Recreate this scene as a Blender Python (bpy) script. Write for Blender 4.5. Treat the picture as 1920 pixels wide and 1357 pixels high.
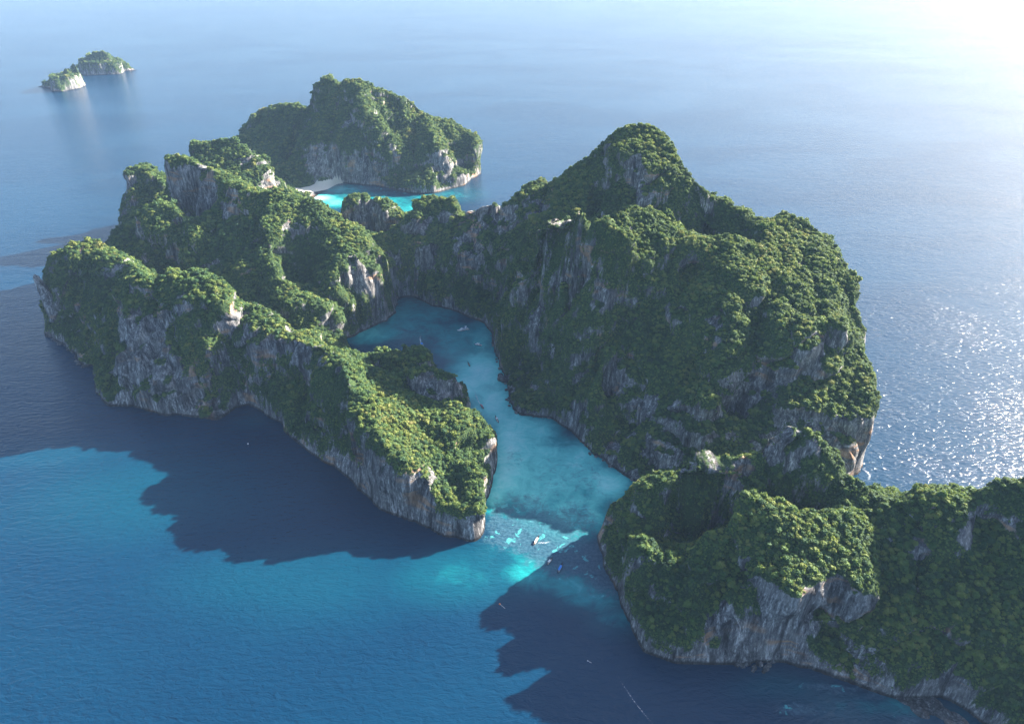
import bpy, math, random
import numpy as np

for o in list(bpy.data.objects):
    bpy.data.objects.remove(o, do_unlink=True)
SC = bpy.context.scene
COL = SC.collection

# ---------------------------------------------------------------- camera, sky, sun, exposure
cam_data = bpy.data.cameras.new('camera')
cam_data.sensor_width = 36.0
cam_data.lens = 36.0 * 1333.0 / 1920.0
cam_data.clip_start = 1.0
cam_data.clip_end = 200000.0
camera = bpy.data.objects.new('camera', cam_data)
camera.location = (0.0, 0.0, 500.0)
camera.rotation_euler = (math.radians(90.0 - 31.0), 0.0, 0.0)
COL.objects.link(camera)
SC.camera = camera

SUN_AZ, SUN_EL = 60.0, 26.0          # degrees: azimuth measured from +Y towards +X
world = bpy.data.worlds.new('World')
SC.world = world
world.use_nodes = True
wn, wl = world.node_tree.nodes, world.node_tree.links
wn.clear()
w_out = wn.new('ShaderNodeOutputWorld')
w_bg = wn.new('ShaderNodeBackground')
w_sky = wn.new('ShaderNodeTexSky')
w_sky.sky_type = 'NISHITA'
w_sky.sun_disc = False
w_sky.sun_elevation = math.radians(SUN_EL)
w_sky.sun_rotation = math.radians(SUN_AZ)
w_sky.altitude = 100.0
w_sky.air_density = 1.0
w_sky.dust_density = 2.0
w_sky.ozone_density = 3.0
w_bg.inputs['Strength'].default_value = 0.06
wl.new(w_sky.outputs['Color'], w_bg.inputs['Color'])
wl.new(w_bg.outputs['Background'], w_out.inputs['Surface'])

sun_data = bpy.data.lights.new('sun', 'SUN')
sun_data.energy = 5.0
sun_data.angle = math.radians(0.5)
sun_data.color = (1.0, 0.92, 0.80)
sun = bpy.data.objects.new('sun', sun_data)
_a, _e = math.radians(SUN_AZ), math.radians(SUN_EL)
SUN_DIR = (math.sin(_a) * math.cos(_e), math.cos(_a) * math.cos(_e), math.sin(_e))
from mathutils import Vector
sun.rotation_euler = Vector(SUN_DIR).to_track_quat('Z', 'Y').to_euler()
COL.objects.link(sun)

SC.view_settings.view_transform = 'Standard'
SC.view_settings.look = 'None'
SC.view_settings.exposure = 2.6
SC.view_settings.gamma = 1.0
SC.view_settings.use_curve_mapping = False
SC.render.engine = 'CYCLES'
SC.cycles.use_denoising = True
SC.cycles.max_bounces = 6
SC.cycles.diffuse_bounces = 3
SC.cycles.glossy_bounces = 2
SC.cycles.transmission_bounces = 2
SC.cycles.transparent_max_bounces = 6
SC.cycles.volume_bounces = 1
SC.cycles.caustics_reflective = False
SC.cycles.caustics_refractive = False
SC.cycles.sample_clamp_indirect = 4.0

# ---------------------------------------------------------------- survey of the islands, metres
COAST=[(-679.2,906.7),(-661.5,897.2),(-630.6,873.9),(-602.2,848.6),(-588.8,827.2),(-574.4,818.9),(-565.7,823.0),(-546.0,786.7),(-528.1,753.8),(-513.5,739.3),(-497.4,724.1),(-468.8,726.4),(-444.5,716.0),(-420.6,705.9),(-405.8,709.2),(-387.4,703.6),(-350.5,695.9),(-346.3,708.1),(-340.9,722.9),(-328.9,728.7),(-320.6,727.5),(-298.3,708.1),(-274.3,691.6),(-261.3,667.2),(-245.0,652.0),(-221.3,629.5),(-206.3,616.4),(-184.1,600.0),(-166.0,580.8),(-161.6,572.3),(-148.5,561.5),(-138.0,547.8),(-129.7,539.9),(-106.6,528.4),(-84.2,517.9),(-75.9,513.5),(-70.1,507.0),(-61.1,504.9),(-53.3,504.2),(-43.7,499.2),(-37.4,497.1),(-32.4,499.2),(-28.6,507.7),(-30.7,537.6),(-29.0,549.4),(-23.9,565.6),(-21.6,582.5),(-18.6,604.5),(-17.3,627.6),(-18,640),(-30,665),(-50,705),(-80,735),(-112,768),(-150,790),(-185,812),(-207,838),(-232,870),(-243.4,897.2),(-228.7,905.1),(-211.2,929.7),(-198.3,948.3),(-189.5,953.5),(-187.8,964.0),(-180.9,978.2),(-184.1,1019.1),(-178.3,1032.7),(-163.6,1038.6),(-140.0,1019.1),(-124.0,1002.1),(-112.9,1000.2),(-95.5,991.0),(-73.7,972.8),(-59.2,960.4),(-40.0,943.2),(-31.4,921.4),(-24.9,873.9),(-20.7,848.6),(-14.4,816.1),(-9.9,799.9),(-5.5,773.8),(-3.3,736.9),(1.3,719.4),(11.0,705.9),(23.9,704.8),(45.1,702.5),(57.2,688.3),(71.9,672.4),(82.5,650.0),(91.0,630.5),(102.1,622.9),(114.6,604.5),(126.0,590.3),(132.1,585.1),(136,570),(132,545),(120,532),(103,524),(90,514),(82.8,504.2),(83.9,490.1),(84.8,466.7),(88.3,454.0),(93.3,443.5),(94.8,429.7),(97.4,414.2),(99.9,405.8),(102.5,392.3),(105.3,381.9),(107.2,374.3),(120.6,369.3),(130.4,364.4),(147.6,364.9),(166.9,364.9),(178.6,363.9),(197.4,366.8),(213.6,367.8),(225.9,362.5),(237.7,359.6),(251.9,352.4),(262.4,347.3),(276.3,340.9),(288.3,335.5),(308.3,334.6),(329.2,335.5),(335.8,331.1),(342.9,323.3),(348.1,314.8),(360.2,295.4),(381.0,269.2),(560,255),(600,400),(560,510),(480,530),(400,528),(360,530),(330,545),(340,570),(380.5,607.2),(392,640),(412,720),(425,800),(425,880),(390,960),(330,1060),(260,1110),(170,1125),(80,1115),(10,1130),(-60,1160),(-120,1190),(-160,1215),(-230,1250),(-310,1290),(-380,1360),(-430,1450),(-457.8,1515.8),(-440.6,1526.8),(-432.6,1568.2),(-418.0,1611.5),(-406.4,1644.3),(-394.8,1648.5),(-350.4,1631.9),(-309.3,1623.7),(-281.6,1603.5),(-246.7,1579.8),(-221.1,1568.2),(-200.3,1564.4),(-171.0,1572.1),(-139.6,1603.5),(-110.4,1627.8),(-94.4,1682.6),(-76.9,1726.9),(-80,1800),(-130,1900),(-250,1990),(-420,2040),(-600,2080),(-760,2060),(-770,1950),(-690,1830),(-672,1700),(-690,1560),(-720,1430),(-745,1320),(-745,1240),(-722,1150),(-715,1050),(-705,960)]
LINES_LEFT=[[(-652.0,948.9,108),(-642.2,948.2,118),(-630.0,946.3,122),(-619.6,950.3,126),(-613.5,961.7,128),(-598.6,971.2,130),(-585.8,959.6,128),(-565.7,930.4,122),(-542.0,915.0,122),(-513.8,891.6,124),(-489.3,865.4,126),(-464.0,835.7,130)],[(-596.3,944.2,118),(-577.5,925.7,112),(-549.0,897.8,112)],[(-688.9,946.5,40),(-668.6,918.3,28)],[(-481.2,801.9,140),(-460.7,796.4,146),(-439.7,795.3,150),(-423.7,803.3,150),(-410.4,801.5,148),(-399.1,796.4,146),(-393.6,806.6,150),(-386.1,806.3,148),(-371.8,792.3,145),(-355.1,778.6,140),(-343.7,768.8,132)],[(-487.4,795.3,128),(-468.0,783.7,122),(-442.8,768.5,118),(-418.7,757.1,118),(-399.9,762.3,126),(-383.4,764.4,132),(-364.2,766.3,136)],[(-409.8,754.2,98),(-402.0,735.2,72)],[(-343.7,768.8,132),(-336.5,773.4,122),(-329.2,780.5,112)],[(-335.7,772.2,124),(-324.0,780.7,122),(-315.3,792.0,118),(-296.8,782.3,114),(-276.0,762.7,108),(-256.0,744.0,102),(-240.6,729.5,97)],[(-359.1,772.5,126),(-343.1,777.2,118),(-332.2,778.7,110),(-317.0,769.4,106),(-291.1,743.7,100),(-261.2,726.7,100),(-239.3,714.0,100),(-218.1,703.7,103),(-201.7,691.7,107),(-186.6,671.1,108),(-182.3,651.8,106),(-177.2,635.6,102),(-165.5,615.6,97),(-147.3,604.2,94),(-141.0,577.2,84),(-125.2,555.5,74),(-108.7,543.2,64),(-87.9,536.4,55),(-79.3,520.4,42),(-61.2,508.2,26),(-39.9,501.1,10)],[(-42.6,623.5,66),(-51.5,608.2,63),(-55.8,595.0,61),(-56.7,582.1,57),(-52.9,569.6,51),(-45.4,557.2,46),(-40.1,543.8,38),(-34.7,519.2,24)],[(-42.6,623.5,66),(-63.7,639.7,66),(-81.4,641.4,62)],[(-19.7,621.9,34),(-17.8,610.8,28)],[(-124.4,628.2,82),(-93.7,595.5,64),(-69.5,558.4,45),(-51.2,528.9,29)],[(-162.1,682.3,82),(-135.4,656.8,70),(-105.3,645.4,60)],[(-163.3,733.6,70),(-157.7,735.0,78),(-150.5,730.0,78),(-141.5,722.6,75),(-133.2,720.2,72),(-125.2,720.0,78),(-116.1,720.8,84),(-110.2,724.1,85),(-106.5,723.0,82)],[(-113.4,716.5,80),(-108.7,718.2,79)],[(-165.4,722.3,56),(-148.4,719.9,50),(-129.2,718.3,48),(-116.4,731.9,44)],[(-118.8,684.2,78),(-108.3,684.6,82),(-96.1,684.3,85),(-86.9,683.1,85),(-76.6,680.6,83),(-65.7,675.1,78),(-60.0,671.7,66)],[(-119.8,675.1,58),(-96.1,665.2,53),(-65.7,657.7,48)],[(-420,880,48),(-340,860,45),(-285,815,34),(-235,780,26)],[(-640,1000,58),(-560,985,48),(-480,950,44),(-420,880,48)]]
LINES_MIDDLE=[[(-309.3,865.0,78),(-290.9,868.2,86),(-277.2,870.3,85),(-261.5,872.4,72),(-247.8,867.9,58),(-237.6,873.3,32)],[(-399.2,1057.2,172),(-372.6,1062.5,172),(-350.9,1068.5,166),(-325.4,1059.6,158),(-290.8,1044.5,148),(-257.6,1033.3,136),(-236.6,1008.9,124),(-220.5,983.4,113)],[(-290.8,1044.5,148),(-277.0,979.0,127),(-266.4,954.8,108),(-253.1,924.8,84),(-247.6,907.2,38)],[(-248.3,932.8,105),(-236.1,951.0,112),(-220.9,948.9,108),(-214.9,969.8,106)],[(-215.0,985.9,102),(-198.0,1000.0,98),(-181.0,988.4,90),(-175.5,971.8,80),(-177.4,983.4,40)],[(-215.0,985.9,102),(-198.3,960.3,85),(-188.0,954.8,62)],[(-242.9,897.9,30),(-226.0,928.5,14),(-205.9,949.0,30),(-201.3,954.8,62)],[(-373.7,1005.3,158),(-353.0,971.2,130),(-333.6,925.5,100),(-324.9,888.9,68)],[(-320.9,1002.7,118),(-301.6,967.2,82),(-291.0,946.5,40)],[(-418.0,1033.8,140),(-423.9,1002.7,118),(-437.9,985.4,98),(-445.7,966.6,78)],[(-260,1100,70),(-300,1200,40),(-360,1280,18)],[(-232.1,1138.6,85),(-226.4,1123.4,72)],[(-575.2,1174.6,182),(-569.2,1184.9,188),(-550.7,1184.0,190),(-524.0,1169.5,186),(-495.6,1149.2,182),(-464.9,1120.9,178),(-429.5,1088.6,174),(-399.2,1057.2,172)],[(-607.8,1183.4,86),(-578.7,1152.7,78),(-547.0,1136.1,70),(-518.4,1129.3,66),(-480.6,1098.1,66)],[(-572.1,1044.4,138),(-558.3,1045.5,146),(-545.0,1054.0,149),(-533.4,1064.6,148),(-507.3,1045.9,140),(-483.5,1026.7,130),(-468.8,1010.5,115)],[(-575.4,1006.8,78),(-534.3,1003.6,75),(-495.7,995.0,70)],[(-621.1,1097.5,100),(-667.1,1128.7,70)],[(-700.3,1281.6,126),(-704.7,1304.9,135),(-691.2,1322.6,138),(-659.1,1295.0,128),(-639.6,1278.8,120)],[(-687.2,1261.1,76),(-633.4,1228.8,80)],[(-628.6,1424.4,150),(-607.2,1433.2,152),(-570.3,1433.2,152),(-534.9,1420.1,149),(-502.7,1394.4,138),(-479.2,1373.1,118),(-454.6,1358.1,86)],[(-600,1270,95),(-530,1240,95),(-440,1230,70)],[(-531.5,1627.9,10),(-487.0,1597.0,7),(-456.1,1619.7,5)],[(-430,1480,6),(-470,1580,8),(-560,1640,10),(-600,1560,14)],[(-284.9,1153.3,115),(-274.6,1171.7,120),(-255.3,1182.2,124),(-234.3,1174.0,122),(-214.8,1161.4,116),(-198.4,1152.7,106),(-183.3,1149.1,98),(-176.9,1146.5,84)],[(-275.0,1160.2,58),(-254.5,1145.5,54),(-226.3,1138.4,52),(-200.2,1145.7,52)],[(-181.4,1057.1,66),(-160.7,1067.4,88),(-143.5,1068.3,93),(-125.9,1043.4,92)],[(-159.4,1098.2,122),(-152.7,1113.0,132),(-138.2,1124.7,137),(-125.4,1127.1,138),(-98.5,1115.4,140),(-83.7,1084.4,138)],[(-158.1,1081.4,88),(-135.6,1071.5,90),(-107.7,1043.4,92),(-90.3,1036.3,100)]]
LINES_RIGHT=[[(-83.4,1079.3,138),(-65.5,1057.3,142),(-45.0,1061.1,150),(-16.1,1045.9,155),(9.5,1031.0,164),(19.5,1017.4,178),(31.4,1035.2,190),(47.2,1044.4,200),(70.8,1047.5,207),(92.1,1043.3,216),(104.1,1034.8,226),(116.0,1031.6,242),(133.8,1039.9,252),(142.6,1019.2,254),(152.3,981.4,256),(171.7,963.5,252),(193.0,959.3,246),(214.4,946.9,238)],[(133.8,1039.9,252),(141.0,1039.8,258),(153.9,1028.3,268),(170.8,1019.7,275),(189.3,1020.5,277),(202.8,1011.3,274),(216.2,999.3,266),(224.9,981.4,256),(228.8,959.3,246),(239.5,932.1,228),(252.5,920.0,216),(264.7,915.4,206),(285.0,915.7,203),(295.8,902.1,196),(306.4,888.6,197),(319.1,874.0,190)],[(40,950,165),(110,915,172),(190,905,168),(260,880,160),(295,850,158)],[(26.3,835.7,192),(38.5,821.4,208),(50.9,819.4,216),(62.9,812.3,223),(77.5,802.0,231),(91.9,793.9,235),(108.6,787.8,232),(118.3,776.7,222),(130.0,766.2,210),(138.7,756.0,198),(143.1,756.7,190)],[(125.3,811.0,228),(155.2,834.8,216),(172.4,838.7,212),(190.3,843.3,205),(206.1,841.1,190)],[(9.1,955.5,128),(-6.1,934.0,84),(-23.8,946.5,18)],[(26.3,835.7,192),(16.8,838.9,152),(-3.5,839.5,92),(-17.8,832.7,40)],[(147.5,768.0,188),(168.8,786.0,190),(188.0,789.4,192),(227.7,799.7,194),(261.1,805.8,193),(278.1,797.1,191),(305.8,827.4,193),(332.0,864.4,192),(352.1,869.8,195),(372.6,868.4,192),(389.3,854.6,185),(398.4,838.6,177),(402.0,813.8,168),(401.9,783.4,158),(398.7,755.5,150),(388.0,723.4,135),(383.8,709.3,126),(394.9,717.6,112),(407.0,729.1,110),(401.7,701.7,102),(394.5,674.8,99),(388.0,647.9,95),(379.5,619.1,88),(376.2,609.2,80)],[(278.1,797.1,191),(270.6,767.3,185),(259.8,739.3,174),(250.7,713.0,160),(240.6,688.8,146),(232.9,674.4,134),(218.8,651.8,114),(208.2,631.9,103),(201.5,612.6,91)],[(310.7,792.6,178),(317.4,768.2,168),(343.0,776.2,178),(345.7,742.5,166)],[(290.6,699.6,160),(271.0,676.3,133),(254.0,656.2,98),(240.3,635.8,70)],[(347.6,677.1,152),(324.8,677.1,152),(305.4,665.5,144),(301.3,663.4,127),(302.1,650.7,108),(300.0,634.0,93)],[(311.3,641.9,90),(334.9,639.9,96),(364.5,666.5,112)],[(302.7,624.2,88),(330.7,624.2,88),(359.1,626.2,90)],[(240.4,630.1,60),(251.3,628.6,68),(275.8,623.0,80),(294.6,611.2,84),(324.2,603.4,82),(352.1,603.9,81),(375.7,608.7,79)],[(142.5,782.1,162),(119.5,795.6,106),(87.8,792.4,70),(55.3,797.1,36),(17.3,783.3,12)],[(179.5,744.9,138),(159.1,711.5,100),(138.2,673.9,66),(120.8,636.5,34)],[(124.8,703.0,132),(112.5,691.5,118),(95.6,679.0,84),(82.4,676.7,46)],[(143.8,711.5,100),(124.3,703.0,62),(105.8,681.7,24)],[(64.1,791.3,158),(46.4,798.3,112),(27.2,796.1,68)],[(75.3,795.3,128),(60.1,793.8,92)],[(147.1,622.9,44),(137.9,603.0,16)],[(150,560,14),(200,560,18),(260,560,20),(310,560,16)]]
LINES_NEAR=[[(220.4,497.2,114),(226.5,501.4,126),(235.0,503.9,134),(246.5,505.2,137),(259.9,501.3,133),(270.8,494.1,124),(277.1,486.9,115),(282.5,480.4,105),(296.4,481.2,102),(303.5,472.0,99),(303.6,458.1,95),(305.1,445.3,90),(314.9,436.7,95),(326.4,431.9,100),(334.8,434.4,112),(339.5,436.4,117),(343.7,433.9,117),(350.3,428.5,114),(356.6,430.1,117),(362.4,429.6,118),(369.8,424.0,118),(379.7,429.6,123),(390.6,432.6,127),(402.8,432.0,133),(423.1,428.8,140),(442.8,417.8,144)],[(220.4,497.2,114),(210.1,493.0,112),(190.7,491.0,113),(177.7,493.5,111),(164.2,493.3,107),(152.8,490.9,100),(141.0,490.1,91),(129.0,493.3,84),(118.8,498.8,75),(111.6,508.0,62),(101.9,514.3,50),(92.7,513.5,36),(85.8,511.7,22)],[(150,474,8),(166,470,16),(185,465,28),(210,465,44),(235,472,54),(262,468,58)],[(150,488,10),(168,486,20),(186,480,32)],[(145.6,417.0,52),(156.1,414.7,68),(167.8,420.4,86),(177.5,431.0,102),(184.7,440.2,108),(191.7,447.4,112),(197.5,440.5,110),(206.5,432.3,106),(222.3,427.0,104),(238.6,424.6,104),(256.8,427.6,104),(276.0,430.9,101),(305.1,445.3,90)],[(103.7,513.6,46),(109.2,493.1,48),(112.6,471.5,50),(109.8,461.7,44)],[(103.2,433.1,60),(109.2,432.1,66),(117.4,428.4,66),(125.3,425.2,62),(134.8,425.5,53),(142.1,422.9,47),(145.6,417.0,52)],[(122,458,30),(138,448,26)],[(125.4,400.1,47),(151.7,392.2,62),(180.7,383.2,75),(211.5,379.6,79),(244.1,379.6,79),(266.9,387.5,82),(284.4,412.5,88),(300.6,438.8,86)],[(198.0,371.2,50),(233.1,374.5,46),(260.1,379.7,46)],[(302.3,425.3,90),(290.5,399.5,72),(277.5,379.8,52),(262.1,365.7,32)],[(332.9,424.7,105),(334.6,411.3,95),(332.8,391.1,81),(317.9,366.2,68),(304.4,350.0,46)],[(380.6,411.8,103),(369.0,386.7,80),(350.3,357.3,55),(332.8,331.1,22)],[(410.6,405.4,112),(394.0,368.3,83),(376.0,328.8,44)]]
LINES_FAR=[[(-671.3,1910.2,104),(-668.1,1977.4,112),(-621.5,1943.4,120),(-567.0,1892.3,130),(-510.9,1852.2,148),(-490.0,1860.1,168),(-463.3,1845.0,193),(-424.3,1797.7,214),(-390.9,1788.0,212),(-362.6,1788.3,206),(-330.8,1793.3,192),(-296.6,1813.5,180),(-275.1,1801.1,170),(-258.7,1812.0,168),(-236.5,1811.6,152),(-222.6,1796.8,140),(-198.3,1767.0,130),(-164.3,1735.8,117),(-150.5,1770.9,118),(-133.1,1756.3,110),(-111.4,1749.8,99),(-94.2,1732.8,88),(-78.5,1713.4,74),(-71.7,1691.9,62)],[(-362.6,1788.3,206),(-352.7,1729.8,176),(-327.5,1711.3,150),(-299.9,1678.0,125),(-275.7,1650.5,104)],[(-276.3,1811.8,142),(-277.5,1745.1,110),(-277.6,1696.7,88)],[(-222.6,1796.8,140),(-201.6,1735.9,128),(-182.3,1682.6,112),(-166.9,1633.1,88),(-185.6,1603.0,48)],[(-467.5,1673.9,102),(-458.3,1693.1,112),(-440.1,1698.6,118),(-416.4,1682.6,112),(-406.6,1647.3,100)],[(-546.0,1793.5,80),(-508.1,1699.1,40)],[(-394.9,1682.5,106),(-376.7,1625.3,60)],[(-700,1850,60),(-640,1780,50)]]
BIDA_NEAR_COAST=[(-1749.3,2844.4),(-1705.7,2780.4),(-1668.3,2769.9),(-1651.2,2812.1),(-1638.0,2844.4),(-1646.4,2899.9),(-1685.9,2981.0),(-1680,2930),(-1730,2950),(-1790,2930),(-1820,2880)]
BIDA_NEAR_LINES=[[(-1703.6,2781.6,26),(-1709.0,2822.4,36),(-1683.0,2820.9,40),(-1657.1,2811.0,36)],[(-1694.4,2764.8,14),(-1654.1,2753.4,16),(-1637.9,2785.4,16)],[(-1682.0,2853.1,78),(-1674.0,2853.1,78),(-1667.0,2845.1,68)],[(-1671.6,2878.5,78),(-1666.1,2888.1,86),(-1646.0,2881.1,87),(-1624.5,2863.9,82),(-1618.6,2859.8,62),(-1624.2,2869.4,34)],[(-1649.4,2823.5,62),(-1616.7,2824.4,60),(-1615.4,2850.0,56),(-1612.2,2846.1,34)],[(-1648.1,2800.5,34),(-1631.3,2812.6,32),(-1620.2,2835.9,30)],[(-1679.6,2851.6,52),(-1659.0,2829.4,48)]]
BIDA_FAR_COAST=[(-1791.4,3156.0),(-1753.6,3129.9),(-1704.9,3142.9),(-1655.8,3156.0),(-1630.9,3169.2),(-1655.9,3236.9),(-1600,3260),(-1690,3310),(-1800,3320),(-1860,3260)]
BIDA_FAR_LINES=[[(-1844.0,3197.1,50),(-1815.4,3183.4,54),(-1779.0,3168.7,54),(-1782.0,3199.6,60),(-1757.1,3202.9,74),(-1716.8,3198.0,89),(-1688.4,3197.7,87),(-1680.8,3217.4,70),(-1659.6,3221.5,57),(-1642.2,3215.3,37)],[(-1770.4,3149.3,28),(-1724.2,3137.0,36),(-1690.0,3138.0,42),(-1657.7,3151.7,40),(-1628.3,3164.0,32)],[(-1764.3,3146.2,14),(-1702.4,3146.2,14),(-1631.3,3146.7,16)]]
ROCK_PATCHES=[(-447,749,71,40.1,42.7),(-474,774,95,22.9,15.8),(-419,729,46,29.0,17.7),(-366,701,3,28.9,11.3),(-492,729,5,18.5,8.7),(-485,750,40,19.8,10.2),(-436,721,16,16.3,14.3),(-292,739,85,26.7,18.2),(-247,712,89,15.4,13.6),(-210,688,96,22.7,17.1),(-145,582,74,7.5,32.6),(-131,549,29,40.1,26.5),(-185,603,9,20.2,12.7),(-100,532,26,26.3,26.0),(-80,532,47,18.6,17.1),(-57,505,10,30.8,10.2),(-21,605,7,5.8,44.7),(-393,716,24,16.1,15.6),(-323,727,4,16.5,5.8),(-329,763,100,25.8,9.9),(-391,765,128,7.6,24.5),(-543,902,114,21.9,14.4),(-605,944,115,6.8,18.3),(-84,674,70,28.8,18.5),(-156,726,62,11.5,15.4),(-108,717,74,5.6,11.0),(-183,650,102,4.6,12.6),(-575,1032,107,11.4,19.7),(-514,1006,81,14.6,10.7),(-701,1282,114,11.7,40.7),(-501,1139,140,47.9,32.6),(-544,1164,145,35.4,27.3),(-438,1063,151,18.0,25.2),(-515,1379,127,26.8,24.9),(-469,1363,100,14.4,24.9),(-220,948,78,10.8,27.2),(-190,1053,62,13.5,13.0),(-277,1161,85,10.9,14.0),(-315,1047,151,14.5,10.7),(-470,1344,90,14.3,6.7),(-209,951,46,7.9,34.6),(-250,858,44,5.8,14.4),(-438,966,83,15.6,17.2),(-412,1006,125,15.8,12.2),(-328,1008,129,15.8,12.2),(-244,1162,91,39.8,27.9),(-198,1149,86,10.8,13.8),(-110,1086,120,13.5,31.6),(-145,1084,98,27.3,15.0),(-49,1046,132,35.8,23.3),(-72,1038,105,26.2,28.9),(-65,1020,84,18.0,28.8),(-8,1017,138,23.8,17.5),(-134,1041,68,16.7,18.4),(172,952,232,15.7,26.8),(180,930,202,12.8,28.3),(443,1727,0,13.0,34.4),(141,1005,250,10.4,6.5),(31,998,165,15.4,11.9),(59,804,131,9.2,8.7),(27,806,97,8.1,25.2),(14,830,127,6.8,18.6),(147,751,169,7.3,8.1),(106,748,137,11.2,15.0),(95,777,158,7.6,13.9),(129,739,141,6.1,16.9),(140,807,193,6.4,11.2),(76,716,61,10.7,9.7),(122,685,62,13.4,18.8),(142,649,54,16.5,18.2),(124,637,34,10.6,15.6),(145,610,28,8.0,34.8),(112,621,9,9.4,14.3),(163,593,31,19.1,17.3),(174,621,60,13.7,15.0),(193,605,60,19.0,14.8),(212,601,60,18.9,15.9),(238,604,58,11.2,13.5),(75,683,27,8.7,8.2),(17,737,14,10.6,8.7),(88,667,34,4.9,6.7),(273,638,89,19.3,15.0),(297,662,124,9.1,13.8),(323,655,116,15.9,25.1),(295,640,98,9.1,13.7),(268,602,59,39.0,27.0),(332,592,53,44.3,34.1),(364,598,34,24.9,33.6),(226,666,125,6.9,16.4),(228,691,138,7.0,9.0),(260,634,78,11.4,18.8),(327,779,173,11.3,12.4),(343,783,175,8.8,15.2),(181,732,131,4.9,8.1),(110,474,46,7.7,9.0),(109,428,51,4.0,16.8),(85,504,4,5.2,25.5),(162,365,4,29.0,7.5),(101,386,0,5.3,16.5),(222,378,66,32.9,10.9),(251,379,58,22.4,13.7),(217,373,41,22.5,19.3),(203,368,19,26.2,13.0),(225,365,6,18.7,5.6),(164,377,37,10.1,10.2),(145,377,24,6.0,11.2),(252,354,1,29.4,4.2),(321,337,9,17.9,8.1),(283,338,1,14.0,4.1),(230,494,108,8.4,8.8),(201,487,94,6.6,14.5),(189,487,85,5.7,4.7),(263,493,117,4.7,6.1),(354,419,106,10.1,5.6),(364,408,97,11.7,10.1),(389,409,105,8.3,8.2),(313,419,88,10.3,6.6),(320,406,85,7.6,11.1),(381,369,75,4.8,7.9),(245,493,110,4.7,9.3),(266,378,51,8.3,6.4),(118,402,33,2.6,5.8),(-443,1648,54,39.4,43.4),(-158,1621,49,29.2,37.5),(-124,1650,26,29.9,21.9),(-84,1847,0,12.4,42.5),(-334,1642,31,42.1,35.4),(-269,1647,78,12.2,26.9),(-384,1701,126,17.3,16.3)]
SHALLOW=[(-145,964,96.9,105.0,0.38),(-203,915,54.6,40.6,0.51),(-77,894,53.6,78.4,0.42),(-42,894,30.6,78.4,0.55),(-43,807,49.6,74.1,0.79),(-23,732,36.4,64.3,0.8),(-55,779,34.6,51.2,0.8),(0,657,36.7,70.4,0.8),(31,674,37.5,41.8,0.7),(-6,600,28.8,62.2,0.79),(-17,563,22.2,32.8,0.72),(22,576,44.8,75.7,0.66),(71,617,41.1,55.5,0.72),(102,584,34.1,34.4,0.79),(54,542,48.5,62.3,0.58),(81,540,21.6,46.6,0.63),(-5,487,22.8,9.6,0.32),(13,481,18.1,6.7,0.32),(-20,487,18.2,13.7,0.26),(48,448,28.9,13.6,0.56),(70,430,32.9,14.1,0.51),(91,407,27.3,16.6,0.38),(19,458,34.1,25.3,0.44),(-49,456,67.9,37.7,0.24),(24,628,56.4,66.1,0.68),(57,590,51.3,52.2,0.64),(0,687,37.9,64.2,0.72),(-427,1535,42.5,33.4,1.0),(-383,1506,58.0,43.1,0.62),(-330,1536,82.6,59.4,0.42),(-267,1507,69.7,64.8,0.4),(-214,1456,78.9,81.5,0.44),(-189,1535,59.0,44.6,0.4),(-378,1597,61.0,47.6,0.55),(-131,1559,71.7,60.9,0.26),(215,342,45.4,10.9,0.26),(265,324,44.2,10.3,0.36),(296,322,24.0,8.5,0.42),(334,318,15.9,8.4,0.48),(-312,699,25.7,15.4,0.14),(-377,568,155.2,74.3,0.12),(-192,452,125.1,55.8,0.1),(-499,624,95.0,37.7,0.07),(-636,925,47.1,66.0,0.06)]
REEF=[(26,509,57.2,36.1,0.95),(50,481,45.2,30.3,0.95),(82,455,29.1,31.4,0.8),(11,539,37.7,38.8,0.55),(46,590,34.2,52.2,0.3),(80,589,28.5,43.5,0.34),(0,624,14.2,28.2,0.34),(-11,524,15.9,37.4,0.7),(63,524,26.5,37.4,0.6),(-263,1561,71.8,30.6,0.4),(-320,1612,73.8,24.2,0.6),(248,342,28.9,5.5,0.7),(217,324,24.1,6.0,0.6),(277,333,20.4,4.4,0.8),(292,313,11.8,5.8,0.6),(-218,1437,33.5,33.2,0.4),(76,614,17.6,27.7,0.28)]

# ---------------------------------------------------------------- small helpers
RNG = np.random.default_rng(11)
random.seed(4)

def smooth(e0, e1, x):
    t = np.clip((x - e0) / (e1 - e0), 0.0, 1.0)
    return t * t * (3 - 2 * t)

_perm = np.random.default_rng(7).permutation(256)
_perm = np.concatenate([_perm, _perm, _perm]).astype(np.int32)
_grad = np.random.default_rng(9).normal(size=(256, 3))
_grad /= np.linalg.norm(_grad, axis=1)[:, None]

def noise3(x, y, z):
    """gradient noise, about -1..1"""
    xi, yi, zi = np.floor(x).astype(np.int64), np.floor(y).astype(np.int64), np.floor(z).astype(np.int64)
    xf, yf, zf = x - xi, y - yi, z - zi
    xi &= 255; yi &= 255; zi &= 255
    u, v, w = [t * t * t * (t * (t * 6 - 15) + 10) for t in (xf, yf, zf)]
    def g(dx, dy, dz):
        h = _perm[_perm[_perm[xi + dx] + yi + dy] + zi + dz]
        q = _grad[h]
        return q[..., 0] * (xf - dx) + q[..., 1] * (yf - dy) + q[..., 2] * (zf - dz)
    def L(a, b, t):
        return a + t * (b - a)
    return 1.5 * L(L(L(g(0,0,0), g(1,0,0), u), L(g(0,1,0), g(1,1,0), u), v),
                   L(L(g(0,0,1), g(1,0,1), u), L(g(0,1,1), g(1,1,1), u), v), w)

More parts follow.
